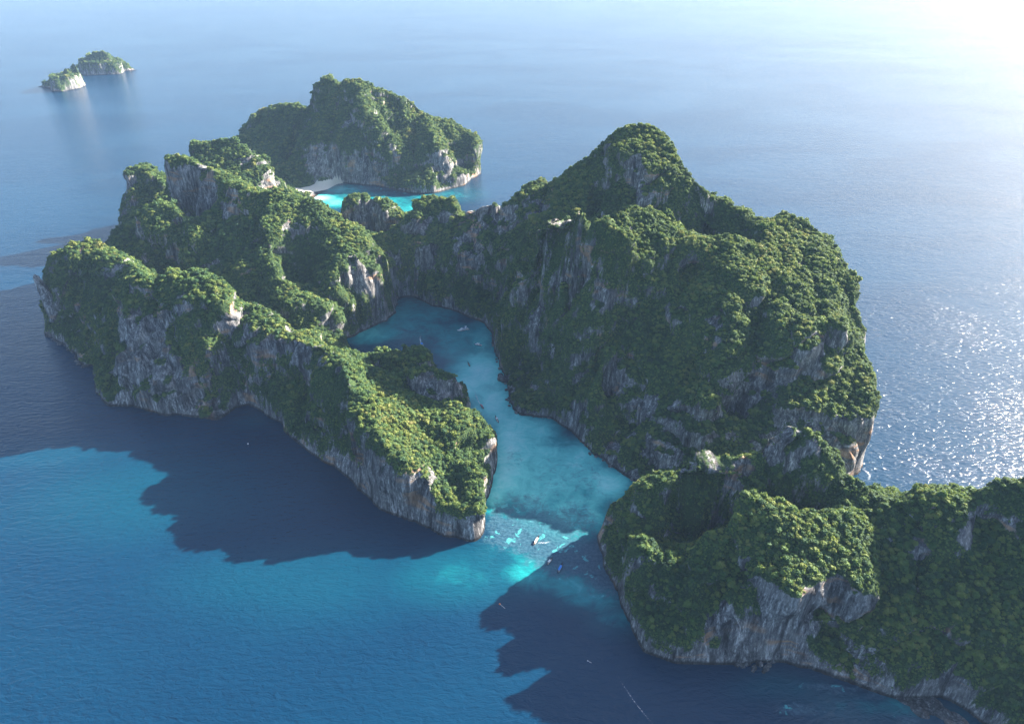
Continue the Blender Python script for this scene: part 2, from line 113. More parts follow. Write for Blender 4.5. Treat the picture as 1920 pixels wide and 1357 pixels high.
def fbm(x, y, z, octaves=4, gain=0.5, ridged=False):
    a, s, tot = 1.0, 0.0, 0.0
    for k in range(octaves):
        n = noise3(x * 2**k + 17.3 * k, y * 2**k + 5.1 * k, z * 2**k + 9.7 * k)
        if ridged:
            n = 1.0 - 2.0 * np.abs(n)
        s = s + a * n
        tot += a
        a *= gain
    return s / tot

def lobes(x, y, z):
    """cellular relief: 1 in the middle of each rounded lobe, falling to a sharp crease between lobes"""
    shp = x.shape
    x, y, z = x.ravel(), y.ravel(), z.ravel()
    xi, yi, zi = np.floor(x).astype(np.int64), np.floor(y).astype(np.int64), np.floor(z).astype(np.int64)
    f1 = np.full(x.shape, 9.0)
    for dx in (-1, 0, 1):
        for dy in (-1, 0, 1):
            for dz in (-1, 0, 1):
                h = _perm[_perm[_perm[(xi + dx) & 255] + ((yi + dy) & 255)] + ((zi + dz) & 255)]
                px, py, pz = xi + dx + 0.5 + 0.42 * _grad[h, 0], yi + dy + 0.5 + 0.42 * _grad[h, 1], zi + dz + 0.5 + 0.42 * _grad[h, 2]
                f1 = np.minimum(f1, (x - px) ** 2 + (y - py) ** 2 + (z - pz) ** 2)
    return (1.0 - np.minimum(f1, 1.2) / 0.6).reshape(shp)

def inside_polygon(px, py, poly):
    res = np.zeros(px.shape, bool)
    n = len(poly)
    for i in range(n):
        x0, y0 = poly[i]
        x1, y1 = poly[(i + 1) % n]
        if y0 == y1:
            continue
        hit = (y0 > py) != (y1 > py)
        res ^= hit & (px < (x1 - x0) * (py - y0) / (y1 - y0) + x0)
    return res

def distance_to_lines(px, py, segs):
    best = np.full(px.shape, 1e9)
    for (x0, y0), (x1, y1) in segs:
        dx, dy = x1 - x0, y1 - y0
        l2 = dx * dx + dy * dy + 1e-9
        t = np.clip(((px - x0) * dx + (py - y0) * dy) / l2, 0, 1)
        best = np.minimum(best, (px - x0 - t * dx) ** 2 + (py - y0 - t * dy) ** 2)
    return np.sqrt(best)

def closed(poly):
    return [(poly[i], poly[(i + 1) % len(poly)]) for i in range(len(poly))]

def roughen(poly, amp, step=9.0):
    """a coastline with small coves and noses between its surveyed points"""
    pts = []
    for (x0, y0), (x1, y1) in closed(poly):
        d = math.hypot(x1 - x0, y1 - y0)
        n = max(1, int(d / step))
        for k in range(n):
            t = k / n
            x, y = x0 + (x1 - x0) * t, y0 + (y1 - y0) * t
            if k:
                a = np.array([x * 0.06]), np.array([y * 0.06]), np.array([0.4])
                j = float(noise3(*a)[0]) * amp
                x += -(y1 - y0) / d * j
                y += (x1 - x0) / d * j
            pts.append((x, y))
    return pts

class Field:
    """height field stretched over a coast polygon and surveyed ridge, ledge and valley lines"""
    def __init__(self, coast, groups, x0, x1, y0, y1, step):
        self.x0, self.y0, self.step = x0, y0, step
        nx, ny = int((x1 - x0) / step) + 1, int((y1 - y0) / step) + 1
        X, Y = np.meshgrid(x0 + step * np.arange(nx), y0 + step * np.arange(ny))
        land = inside_polygon(X, Y, coast)
        dist = distance_to_lines(X, Y, closed(coast))
        fixed = ~land
        val = np.where(land, 0.0, -np.minimum(dist * 0.7, 7.0))
        acc = np.zeros_like(val); cnt = np.zeros_like(val)
        self.region = np.zeros(val.shape, np.int8)
        best = np.full(val.shape, 1e9)
        for gi, lines in enumerate(groups):
            segs = []
            for line in lines:
                for (ax, ay, az), (bx, by, bz) in zip(line[:-1], line[1:]):
                    n = max(2, int(math.hypot(bx - ax, by - ay) / (step * 0.4)) + 1)
                    t = np.linspace(0, 1, n)
                    ix = np.clip(np.rint((ax + (bx - ax) * t - x0) / step).astype(int), 0, nx - 1)
                    iy = np.clip(np.rint((ay + (by - ay) * t - y0) / step).astype(int), 0, ny - 1)
                    np.add.at(acc, (iy, ix), az + (bz - az) * t)
                    np.add.at(cnt, (iy, ix), 1.0)
                    segs.append(((ax, ay), (bx, by)))
            d = distance_to_lines(X, Y, segs)
            self.region[d < best] = gi
            best = np.minimum(best, d)
        line_cells = (cnt > 0) & land
        val[line_cells] = acc[line_cells] / cnt[line_cells]
        fixed |= line_cells
        # coarse to fine relaxation
        levels = [(val, fixed)]
        while min(levels[-1][0].shape) > 24:
            v, f = levels[-1]
            h, w = (v.shape[0] + 1) // 2, (v.shape[1] + 1) // 2
            vp = np.pad(v, ((0, h * 2 - v.shape[0]), (0, w * 2 - v.shape[1])), mode='edge').reshape(h, 2, w, 2)
            fp = np.pad(f, ((0, h * 2 - f.shape[0]), (0, w * 2 - f.shape[1])), mode='edge').reshape(h, 2, w, 2).astype(float)
            c = fp.sum(axis=(1, 3))
            s = (vp * fp).sum(axis=(1, 3)) / np.maximum(c, 1)
            levels.append((s, c > 0))
        z = levels[-1][0].copy()
        for v, f in reversed(levels):
            if z.shape != v.shape:
                z = np.repeat(np.repeat(z, 2, 0), 2, 1)[:v.shape[0], :v.shape[1]]
            z = np.where(f, v, z)
            for _ in range(140):
                p = np.pad(z, 1, mode='edge')
                q = 0.25 * (p[:-2, 1:-1] + p[2:, 1:-1] + p[1:-1, :-2] + p[1:-1, 2:])
                z = np.where(f, v, z + 1.0 * (q - z))
        p = np.pad(z, 1, mode='edge')
        q = (4 * z + 2 * (p[:-2, 1:-1] + p[2:, 1:-1] + p[1:-1, :-2] + p[1:-1, 2:])
             + p[:-2, :-2] + p[2:, 2:] + p[:-2, 2:] + p[2:, :-2]) / 16.0
        z = np.where(land, 0.35 * z + 0.65 * q, z)
        self.z, self.dist, self.land = z, np.where(land, dist, -dist), land

    def at(self, A, px, py):
        fx = np.clip((px - self.x0) / self.step, 0, A.shape[1] - 1.001)
        fy = np.clip((py - self.y0) / self.step, 0, A.shape[0] - 1.001)
        ix, iy = fx.astype(int), fy.astype(int)
        tx, ty = fx - ix, fy - iy
        return ((A[iy, ix] * (1 - tx) + A[iy, ix + 1] * tx) * (1 - ty)
                + (A[iy + 1, ix] * (1 - tx) + A[iy + 1, ix + 1] * tx) * ty)

# ---------------------------------------------------------------- materials
class NT:
    """thin wrapper to write node trees tersely"""
    def __init__(self, name):
        self.m = bpy.data.materials.new(name)
        self.m.use_nodes = True
        self.t = self.m.node_tree
        self.t.nodes.clear()
        self.out = self.t.nodes.new('ShaderNodeOutputMaterial')
    def n(self, kind, **kw):
        nd = self.t.nodes.new('ShaderNode' + kind)
        ins = kw.pop('ins', {})
        for k, v in kw.items():
            setattr(nd, k, v)
        for k, v in ins.items():
            self.set(nd.inputs[k], v)
        return nd
    def set(self, sock, v):
        if hasattr(v, 'is_linked') or v.__class__.__name__.startswith('NodeSocket'):
            self.t.links.new(v, sock)
        elif isinstance(v, (tuple, list)) and len(v) == 3 and sock.type == 'RGBA':
            sock.default_value = (*v, 1.0)
        else:
            sock.default_value = v
    def noise(self, scale, vec, detail=3.0, rough=0.55, dim='3D', distortion=0.0):
        nd = self.n('TexNoise', noise_dimensions=dim, ins={'Scale': scale, 'Detail': detail, 'Roughness': rough, 'Distortion': distortion})
        if vec is not None:
            self.set(nd.inputs['Vector'], vec)
        return nd.outputs['Fac']
    def mapping(self, vec, scale=(1, 1, 1), rot=(0, 0, 0)):
        nd = self.n('Mapping', ins={'Scale': scale, 'Rotation': rot})
        self.set(nd.inputs['Vector'], vec)
        return nd.outputs['Vector']
    def ramp(self, fac, stops, interp='LINEAR'):
        nd = self.n('ValToRGB')
        cr = nd.color_ramp
        cr.interpolation = interp
        while len(cr.elements) < len(stops):
            cr.elements.new(0.5)
        for e, (p, c) in zip(cr.elements, stops):
            e.position = p
            e.color = (*c, 1.0) if len(c) == 3 else c
        self.set(nd.inputs['Fac'], fac)
        return nd.outputs['Color']
    def math(self, op, a, b=None, c=None, clamp=False):
        nd = self.n('Math', operation=op, use_clamp=clamp)
        for i, v in enumerate((a, b, c)):
            if v is not None:
                self.set(nd.inputs[i], v)
        return nd.outputs[0]
    def rng(self, v, a, b, c=0.0, d=1.0, smoothstep=True):
        nd = self.n('MapRange', interpolation_type='SMOOTHSTEP' if smoothstep else 'LINEAR')
        for k, q in zip(('From Min', 'From Max', 'To Min', 'To Max'), (a, b, c, d)):
            self.set(nd.inputs[k], q)
        self.set(nd.inputs['Value'], v)
        return nd.outputs['Result']
    def mix(self, fac, a, b, mode='MIX'):
        nd = self.n('Mix', data_type='RGBA', blend_type=mode)
        self.set(nd.inputs[0], fac)
        self.set(nd.inputs[6], a)
        self.set(nd.inputs[7], b)
        return nd.outputs[2]
    def attr(self, name):
        return self.n('Attribute', attribute_name=name)
    def bump(self, height, strength, distance, normal=None):
        nd = self.n('Bump', ins={'Strength': strength, 'Distance': distance, 'Height': height})
        if normal is not None:
            self.set(nd.inputs['Normal'], normal)
        return nd.outputs['Normal']
    def pbr(self, color, rough=0.9, normal=None, spec=0.3, **kw):
        nd = self.n('BsdfPrincipled', ins={'Base Color': color, 'Roughness': rough, 'Specular IOR Level': spec})
        if normal is not None:
            self.set(nd.inputs['Normal'], normal)
        for k, v in kw.items():
            self.set(nd.inputs[k], v)
        return nd.outputs[0]
    def finish(self, shader):
        self.t.links.new(shader, self.out.inputs['Surface'])
        return self.m

def rock_colour(N, pos):
    """limestone: grey with pale washed faces, dark rain streaks and ochre stains"""
    streak_vec = N.mapping(pos, (1, 1, 0.16))
    coarse = N.noise(0.045, pos, 3, 0.6)
    streaks = N.noise(0.30, streak_vec, 5, 0.72, distortion=0.5)
    fine = N.noise(0.9, N.mapping(pos, (1, 1, 0.35)), 4, 0.75)
    mixv = N.math('ADD', N.math('MULTIPLY', streaks, 0.62), N.math('MULTIPLY', fine, 0.38))
    base = N.ramp(mixv, [(0.37, (0.026, 0.028, 0.031)), (0.45, (0.085, 0.086, 0.090)), (0.53, (0.20, 0.195, 0.195)), (0.62, (0.56, 0.54, 0.52))])
    pale = N.mix(N.rng(coarse, 0.45, 0.75, 0.0, 0.6), base, N.mix(0.5, base, (0.50, 0.47, 0.44)))
    band = N.noise(0.10, N.mapping(pos, (0.25, 0.25, 1.6)), 3, 0.6)
    ochre = N.math('MULTIPLY', N.rng(N.noise(0.028, pos, 2, 0.5), 0.52, 0.64), N.rng(band, 0.48, 0.60))
    col = N.mix(N.math('MULTIPLY', ochre, 0.75), pale, N.mix(streaks, (0.22, 0.10, 0.045), (0.62, 0.38, 0.22)))
    drip = N.noise(0.11, N.mapping(pos, (1, 1, 0.10)), 4, 0.65, distortion=0.6)
    col = N.mix(1.0, col, N.ramp(drip, [(0.36, (0.28, 0.28, 0.30)), (0.50, (0.85, 0.85, 0.85)), (0.62, (1.15, 1.13, 1.10))]), 'MULTIPLY')
    height = N.math('ADD', N.math('MULTIPLY', streaks, 1.0), N.math('MULTIPLY', fine, 0.5))
    return col, height

def make_land_material():
    N = NT('limestone_and_scrub')
    pos = N.n('NewGeometry').outputs['Position']
    veg = N.attr('veg').outputs['Fac']
    sand = N.attr('sand').outputs['Fac']
    rock, rh = rock_colour(N, pos)
    vn = N.noise(0.22, N.mapping(pos, (1, 1, 0.5)), 5, 0.7)
    vmask = N.rng(N.math('ADD', veg, N.math('MULTIPLY', N.math('SUBTRACT', vn, 0.5), 0.9)), 0.42, 0.62)
    scrub_n = N.noise(0.6, pos, 4, 0.7)
    scrub = N.ramp(scrub_n, [(0.3, (0.014, 0.034, 0.014)), (0.5, (0.036, 0.07, 0.022)), (0.7, (0.085, 0.115, 0.035))])
    z = N.n('SeparateXYZ', ins={'Vector': pos}).outputs['Z']
    wet = N.rng(N.math('ADD', z, N.math('MULTIPLY', vn, -2.2)), 0.0, 2.6, 0.20, 1.0)      # algae-dark tide line
    rockw = N.mix(1.0, rock, wet, 'MULTIPLY')
    col = N.mix(vmask, rockw, scrub)
    col = N.mix(N.rng(sand, 0.4, 0.6), col, N.ramp(scrub_n, [(0.3, (0.56, 0.50, 0.40)), (0.7, (0.72, 0.66, 0.55))]))
    h = N.math('ADD', N.math('MULTIPLY', rh, 1.0), N.math('MULTIPLY', scrub_n, 0.7))
    return N.finish(N.pbr(col, 0.92, N.bump(h, 0.9, 2.2), 0.2))

def make_rock_material(name='bare_limestone', dark=1.0):
    N = NT(name)
    pos = N.n('NewGeometry').outputs['Position']
    rock, rh = rock_colour(N, pos)
    col = N.mix(1.0, rock, (dark, dark, dark), 'MULTIPLY')
    return N.finish(N.pbr(col, 0.9, N.bump(rh, 0.9, 1.6), 0.25))

def make_leaf_material():
    N = NT('jungle_leaves')
    rnd = N.n('ObjectInfo').outputs['Random']
    pos = N.n('NewGeometry').outputs['Position']
    area = N.noise(0.014, pos, 4, 0.6)
    leaf = N.noise(0.55, pos, 2, 0.6)
    t = N.math('ADD', N.math('MULTIPLY', rnd, 0.55), N.math('ADD', N.math('MULTIPLY', N.math('SUBTRACT', area, 0.27), 0.95), N.math('MULTIPLY', N.math('SUBTRACT', leaf, 0.5), 0.35)))
    col = N.ramp(t, [(0.10, (0.014, 0.046, 0.026)), (0.32, (0.036, 0.090, 0.036)), (0.52, (0.088, 0.155, 0.042)), (0.74, (0.180, 0.22, 0.052)), (0.95, (0.24, 0.215, 0.07))])
    dif = N.pbr(col, 0.7, None, 0.25)
    tr = N.n('BsdfTranslucent', ins={'Color': N.mix(0.5, col, (0.22, 0.27, 0.03))}).outputs[0]
    mx = N.n('MixShader', ins={'Fac': 0.33})
    N.t.links.new(dif, mx.inputs[1]); N.t.links.new(tr, mx.inputs[2])
    return N.finish(mx.outputs[0])

def plain(name, color, rough=0.5, spec=0.4, var=0.12, scale=1.5, metallic=0.0):
    N = NT(name)
    pos = N.n('TexCoord').outputs['Object']
    n = N.noise(scale, pos, 3, 0.6)
    c = N.mix(N.rng(n, 0.35, 0.65, 0.0, 1.0), tuple(q * (1 - var) for q in color), tuple(min(1, q * (1 + var)) for q in color))
    return N.finish(N.pbr(c, rough, None, spec, Metallic=metallic))

def make_sea_material():
    N = NT('sea_water')
    pos = N.n('NewGeometry').outputs['Position']
    sh = N.attr('shallow').outputs['Fac']
    rf = N.attr('reef').outputs['Fac']
    big = N.noise(0.020, pos, 4, 0.6)
    mid = N.noise(0.14, pos, 5, 0.65, distortion=0.6)
    fine = N.noise(0.35, pos, 3, 0.7)
    s = N.math('ADD', sh, N.math('MULTIPLY', N.math('MULTIPLY', N.math('SUBTRACT', big, 0.5), 0.22), N.rng(sh, 0.05, 0.4)), clamp=True)
    edge_n = N.noise(0.05, pos, 6, 0.68, distortion=0.8)
    s = N.math('ADD', s, N.math('MULTIPLY', N.math('MULTIPLY', N.math('SUBTRACT', edge_n, 0.5), 0.5), N.rng(sh, 0.08, 0.35)), clamp=True)
    water = N.ramp(s, SEA_RAMP)
    wind = N.noise(0.0035, N.mapping(pos, (0.5, 1.0, 1.0), (0, 0, math.radians(-20))), 4, 0.6, distortion=0.8)
    water = N.mix(N.rng(wind, 0.35, 0.66, 0.0, 0.75), water, N.mix(1.0, water, (0.55, 0.72, 0.82), 'MULTIPLY'))
    rmask = N.rng(N.math('ADD', rf, N.math('ADD', N.math('MULTIPLY', N.math('SUBTRACT', mid, 0.5), 1.3), N.math('MULTIPLY', N.math('SUBTRACT', fine, 0.5), 0.7))), 0.22, 0.78)
    reefc = N.mix(N.rng(fine, 0.35, 0.65), REEF_COL[0], REEF_COL[1])
    col = N.mix(N.math('MULTIPLY', rmask, N.rng(rf, 0.02, 0.30, 0.0, 0.75)), water, reefc)
    spots = N.math('MULTIPLY', N.rng(N.noise(0.085, pos, 4, 0.6, distortion=0.4), 0.60, 0.66), N.rng(rf, 0.15, 0.5, 0.0, 0.75))
    col = N.mix(spots, col, (0.07, 0.36, 0.36))
    # wind waves: long low swell, chop running across it, small ripples
    w1 = N.noise(0.055, N.mapping(pos, (0.42, 1.0, 1.0), (0, 0, math.radians(-24))), 2, 0.5, distortion=0.4)
    w2 = N.noise(0.26, N.mapping(pos, (0.45, 1.0, 1.0), (0, 0, math.radians(-17))), 3, 0.6, distortion=0.5)
    w3 = N.noise(1.1, N.mapping(pos, (0.7, 1.0, 1.0), (0, 0, math.radians(20))), 2, 0.6)
    calm = N.attr('calm').outputs['Fac']
    k = N.rng(calm, 0.0, 1.0, 1.0, 0.45, False)
    h = N.math('ADD', N.math('MULTIPLY', w1, 1.0), N.math('ADD', N.math('MULTIPLY', w2, 1.25), N.math('MULTIPLY', w3, 0.22)))
    k = N.math('MULTIPLY', k, N.rng(wind, 0.3, 0.7, 0.75, 1.25))
    nrm = N.bump(N.math('MULTIPLY', h, k), 1.0, 0.95)
    return N.finish(N.pbr(col, 0.15, nrm, 0.5, IOR=1.333))
SEA_RAMP = [(0.0, (0.0008, 0.027, 0.062)), (0.22, (0.0015, 0.060, 0.092)), (0.45, (0.010, 0.23, 0.235)), (0.68, (0.13, 0.54, 0.48)), (0.86, (0.32, 0.66, 0.60)), (1.0, (0.52, 0.66, 0.58))]
REEF_COL = ((0.022, 0.060, 0.095), (0.050, 0.115, 0.155))

LAND_MAT = make_land_material()
ROCK_MAT = make_rock_material()
DARK_ROCK_MAT = make_rock_material('wave_washed_limestone', 0.55)
LEAF_MAT = make_leaf_material()
SEA_MAT = make_sea_material()
BARK_MAT = plain('grey_bark', (0.16, 0.13, 0.10), 0.9, 0.2)

def mesh_object(name, verts, faces, mat, parent=None, smooth_shade=False):
    me = bpy.data.meshes.new(name)
    me.from_pydata([tuple(map(float, v)) for v in verts], [], [tuple(map(int, f)) for f in faces])
    me.update()
    if smooth_shade:
        me.shade_smooth()
    if mat is not None:
        me.materials.append(mat)
    o = bpy.data.objects.new(name, me)
    COL.objects.link(o)
    if parent is not None:
        o.parent = parent
    return o

def array_mesh(name, verts, quads, mat):
    """fast mesh from numpy arrays"""
    me = bpy.data.meshes.new(name)
    me.vertices.add(len(verts))
    me.vertices.foreach_set('co', np.ascontiguousarray(verts, np.float32).ravel())
    me.loops.add(quads.size)
    me.loops.foreach_set('vertex_index', np.ascontiguousarray(quads, np.int32).ravel())
    me.polygons.add(len(quads))
    me.polygons.foreach_set('loop_start', np.arange(0, quads.size, quads.shape[1], dtype=np.int32))
    me.polygons.foreach_set('use_smooth', np.ones(len(quads), bool))
    me.update(calc_edges=True)
    me.materials.append(mat)
    return me

def add_attr(me, name, data):
    a = me.attributes.new(name, 'FLOAT', 'POINT')
    a.data.foreach_set('value', np.ascontiguousarray(data, np.float32))

def tag(o, label, category=None, group=None, kind=None):
    o['label'] = label
    if category: o['category'] = category
    if group: o['group'] = group
    if kind: o['kind'] = kind
    return o

# ---------------------------------------------------------------- the islands
def grid_quads(n, m):
    i = np.arange(n * m).reshape(n, m)
    return np.stack([i[:-1, :-1], i[:-1, 1:], i[1:, 1:], i[1:, :-1]], -1).reshape(-1, 4)

def vertex_normals(X, Y, Z):
    dx = np.stack([np.gradient(a, axis=1) for a in (X, Y, Z)], -1)
    dy = np.stack([np.gradient(a, axis=0) for a in (X, Y, Z)], -1)
    n = np.cross(dx, dy)
    return n / np.maximum(np.linalg.norm(n, axis=-1, keepdims=True), 1e-9)

# clefts worn down the cliff faces: (points, depth, half width)
CLEFTS = [
    ([(165, 775), (120, 722), (72, 682)], 17, 9), ([(215, 765), (172, 702), (128, 645), (98, 622)], 17, 9),
    ([(238, 700), (192, 650), (152, 598)], 14, 8), ([(292, 735), (266, 682), (236, 628)], 16, 9),
    ([(352, 800), (342, 742), (330, 690)], 14, 9), ([(305, 880), (290, 812), (276, 762)], 14, 10), ([(220, 860), (205, 815), (182, 775)], 12, 9),
    ([(30, 880), (-5, 845), (-25, 800)], 14, 8), ([(75, 840), (45, 790), (5, 745)], 13, 8), ([(-10, 1050), (-30, 1010), (-45, 975)], 14, 8),
    ([(-80, 1090), (-95, 1045), (-110, 1005)], 12, 7), ([(140, 1010), (120, 960), (110, 930)], 14, 8), ([(60, 1060), (45, 1010), (40, 975)], 14, 9),
    ([(-330, 785), (-336, 712)], 13, 8), ([(-262, 755), (-272, 690)], 12, 7), ([(-205, 700), (-214, 640)], 12, 7), ([(-432, 800), (-428, 712)], 14, 9),
    ([(-500, 840), (-520, 770)], 13, 8), ([(-150, 615), (-160, 580)], 10, 6),
    ([(-300, 1790), (-292, 1630)], 22, 13), ([(-228, 1790), (-222, 1620)], 18, 12), ([(-405, 1820), (-425, 1670)], 22, 14), ([(-520, 1890), (-540, 1720)], 20, 14),
    ([(-300, 1010), (-285, 960), (-262, 915)], 14, 9), ([(-380, 1030), (-372, 960), (-360, 905)], 15, 10), ([(-440, 1090), (-450, 1030), (-455, 980)], 12, 10),
    ([(250, 440), (262, 385)], 9, 7), ([(330, 425), (312, 360)], 12, 8), ([(180, 425), (178, 380)], 8, 6),
]

def sculpt(fld, X, Y, scale=1.0, beach=None, wall=0.0):
    """surveyed height field -> weathered karst: sea cliffs, buttresses, gullies, ledges and pits"""
    zero = X * 0
    d = fld.at(fld.dist, X, Y)
    Z = fld.at(fld.z, X, Y)
    if wall:
        Z = np.where((Z > 0) & (Z < wall), np.minimum(3.2 * Z, wall), Z)
    soft = np.ones_like(Z) if beach is None else smooth(25, 90, beach)
    cliff = 2.0 + 12.0 * smooth(-0.3, 0.5, fbm(X / 45, Y / 45, zero + 3.3, 3))
    Z = Z + np.where(d > 0, cliff * (1 - np.exp(-np.maximum(d, 0) / 2.6)) * (1 - smooth(6, 45, Z)) * soft, 0) - 3.2 * smooth(10, 30, d) * soft
    up = smooth(2.0, 14.0, d)
    Z = Z + up * soft * (4.0 * fbm(X / 62, Y / 62, zero + 1.7, 3) + 2.4 * fbm(X / 24, Y / 24, zero + 8.1, 2)) * scale
    for pts, depth, width in CLEFTS:
        px, py = [q[0] for q in pts], [q[1] for q in pts]
        m = (X > min(px) - 60) & (X < max(px) + 60) & (Y > min(py) - 60) & (Y < max(py) + 60)
        if m.any():
            x, y = X[m] + 7 * fbm(X[m] / 28, Y[m] / 28, zero[m] + 4.4, 2), Y[m] + 7 * fbm(X[m] / 28, Y[m] / 28, zero[m] + 9.4, 2)
            q = distance_to_lines(x, y, list(zip(pts[:-1], pts[1:])))
            Z[m] -= up[m] * depth * np.exp(-(q / width) ** 1.4) * smooth(3, 25, Z[m])
    n = vertex_normals(X, Y, Z)
    steep = smooth(0.14, 0.55, 1 - n[..., 2]) * soft
    # cliff bands: steep risers between sloping ledges
    ph = Z / 40.0 + 2.6 * fbm(X / 90, Y / 90, zero + 5.0, 3)
    Z = Z + 3.4 * np.sin(2 * math.pi * ph) * steep * up * scale
    n = vertex_normals(X, Y, Z)
    steep = smooth(0.14, 0.60, 1 - n[..., 2]) * soft
    wx = X + 14 * fbm(X / 60, Y / 60, zero + 2.2, 2)
    wy = Y + 14 * fbm(X / 60, Y / 60, zero + 7.4, 2)
    butt = fbm(wx / 58, wy / 58, Z / 260, 3, 0.45, ridged=True) - 0.45
    flute = fbm(wx / 19, wy / 19, Z / 110, 3, 0.5, ridged=True) - 0.45
    ledge = fbm(X / 60, Y / 60, Z / 12, 2)
    big, small = np.zeros_like(X), np.zeros_like(X)
    on = (d > -3) & (soft > 0.02)
    big[on] = lobes(wx[on] / 64, wy[on] / 64, Z[on] / 120)
    small[on] = lobes(wx[on] / 25, wy[on] / 25, Z[on] / 55)
    tiny = np.zeros_like(X)
    tiny[on] = lobes(X[on] / 11, Y[on] / 11, Z[on] / 20)
    any_slope = (0.5 + 0.5 * steep) * soft
    rough = fbm(X / 7, Y / 7, Z / 9, 3, 0.6)
    disp = any_slope * (27.0 * (big - 0.5) + 9.5 * (small - 0.5) + 3.4 * (tiny - 0.5)) * scale + steep * (11.0 * butt + 5.5 * flute + 2.6 * ledge) * scale + (0.5 + 1.7 * steep) * rough * scale * soft
    pits = smooth(0.30, 0.70, fbm(X / 20, Y / 20, Z / 26 + 4.0, 2)) * steep
    disp = disp - 5.0 * pits * up * scale
    disp = disp * smooth(-1.0, 11.0, d)
    notch = np.exp(-((Z - 1.2) / 1.6) ** 2) * smooth(0.0, 1.5, d) * soft
    disp = disp - 1.6 * notch * scale
    nh = n.copy()
    nh[..., 2] *= 0.6
    X2, Y2, Z2 = X + nh[..., 0] * disp, Y + nh[..., 1] * disp, Z + nh[..., 2] * disp
    Z2 = np.where(d > 1.0, np.maximum(Z2, 0.4), Z2)
    return X2, Y2, Z2, d

def rockiness(X, Y, Z, n, patches):
    r = np.zeros_like(X)
    for (px, py, pz, rh, rz) in patches:
        m = (np.abs(X - px) < rh * 1.8 + 30) & (np.abs(Y - py) < rh * 1.8 + 30)
        q = np.sqrt(((X[m] - px) ** 2 + (Y[m] - py) ** 2) / (rh * 1.15 + 3) ** 2 + ((Z[m] - pz) / (rz * 1.15 + 3)) ** 2)
        r[m] = np.maximum(r[m], 1 - smooth(0.55, 1.25, q))
    return r

def cover(X, Y, Z, d, patches):
    """1 = green, 0 = bare rock"""
    n = vertex_normals(X, Y, Z)
    steep = 1 - n[..., 2]
    wx, wy, wz = (9 * fbm(X / 26, Y / 26, Z / 40 + q, 3, 0.6) for q in (0.0, 11.0, 23.0))
    patch = rockiness(X + wx, Y + wy, Z + 1.6 * wz, n, patches)
    blot = fbm(X / 34, Y / 34, Z / 60, 4, 0.6)
    strk = fbm(X / 7, Y / 7, Z / 40 + 2.0, 3, 0.6)
    speck = fbm(X / 4, Y / 4, Z / 6 + 5.0, 2)
    rock = (0.70 * patch * smooth(0.10, 0.36, steep) + 0.52 * smooth(0.40, 0.82, steep)
            + 0.52 * blot * smooth(0.15, 0.55, steep) + (0.20 + 0.34 * smooth(0.25, 0.6, steep)) * strk + 0.2 * speck)
    shore = (1 - smooth(1.0, 9.0, Z + 12.0 * blot + 5.0 * strk)) * 0.95
    rock = np.maximum(rock, shore)
    return n, np.clip(1.0 - rock, 0, 1)

def landform(name, X, Y, Z, keep, attrs, mat):
    quads = grid_quads(*X.shape)
    quads = quads[keep.ravel()[quads].all(1)]
    used, inv = np.unique(quads, return_inverse=True)
    V = np.stack([X, Y, Z], -1).reshape(-1, 3)[used]
    me = array_mesh(name, V, inv.reshape(quads.shape), mat)
    for k, a in attrs.items():
        add_attr(me, k, a.ravel()[used])
    o = bpy.data.objects.new(name, me)
    COL.objects.link(o)
    return o

GROUPS = [LINES_LEFT, LINES_MIDDLE, LINES_RIGHT, LINES_NEAR, LINES_FAR]
main = Field(roughen(COAST, 4.0), GROUPS, -800, 640, 230, 2110, 3.0)
xs = np.arange(-792, 632, 2.0)
ys = [240.0]
while ys[-1] < 2100:
    ys.append(ys[-1] + 1.25 + 0.0012 * ys[-1])
GX, GY = np.meshgrid(xs, np.array(ys))
BEACH_LINE = [((-470, 1566), (-452, 1590)), ((-452, 1590), (-415, 1640)), ((-500, 1545), (-470, 1566))]
beach_d = distance_to_lines(GX, GY, BEACH_LINE)
LX, LY, LZ, LD = sculpt(main, GX, GY, 1.0, beach_d)
LN, LVEG = cover(LX, LY, LZ, LD, ROCK_PATCHES)
sand = (1 - smooth(13, 22, beach_d + 6 * fbm(GX / 25, GY / 25, GX * 0, 2))) * (LZ < 14)
LVEG = LVEG * (1 - smooth(0.2, 0.5, sand))
region = main.region[np.clip(np.rint((GY - 230) / 3).astype(int), 0, main.region.shape[0] - 1),
                     np.clip(np.rint((GX + 800) / 3).astype(int), 0, main.region.shape[1] - 1)]
above = LZ > -4.5
# smooth the borders between the landforms: a cell belongs to the landform of its lower corner
LAND = [
    ('ridge_peninsula', 'long knife-edged limestone ridge with dark seaward cliffs and a tapering tip', 'peninsula'),
    ('central_hill', 'sunlit green hills and rocky knobs behind the lagoon, joined to the ridge', 'hill'),
    ('cliff_massif', 'tall forested massif with dark cliffs dropping into the lagoon', 'massif'),
    ('near_headland', 'nearest headland with horseshoe rim, sinkhole and white overhanging cliff band', 'headland'),
    ('far_hill', 'hazy steep hill across the turquoise bay behind the white beach', 'hill'),
]
land_objects = []
quads_all = grid_quads(*GX.shape)
V_all = np.stack([LX, LY, LZ], -1).reshape(-1, 3)
quad_region = region.ravel()[quads_all[:, 0]]
quad_keep = above.ravel()[quads_all].any(1)
for gi, (nm, lab, cat) in enumerate(LAND):
    q = quads_all[quad_keep & (quad_region == gi)]
    used, inv = np.unique(q, return_inverse=True)
    me = array_mesh(nm, V_all[used], inv.reshape(q.shape), LAND_MAT)
    add_attr(me, 'veg', LVEG.ravel()[used])
    add_attr(me, 'sand', sand.ravel()[used])
    o = bpy.data.objects.new(nm, me)
    COL.objects.link(o)
    tag(o, lab, cat, kind='structure')
    land_objects.append(o)

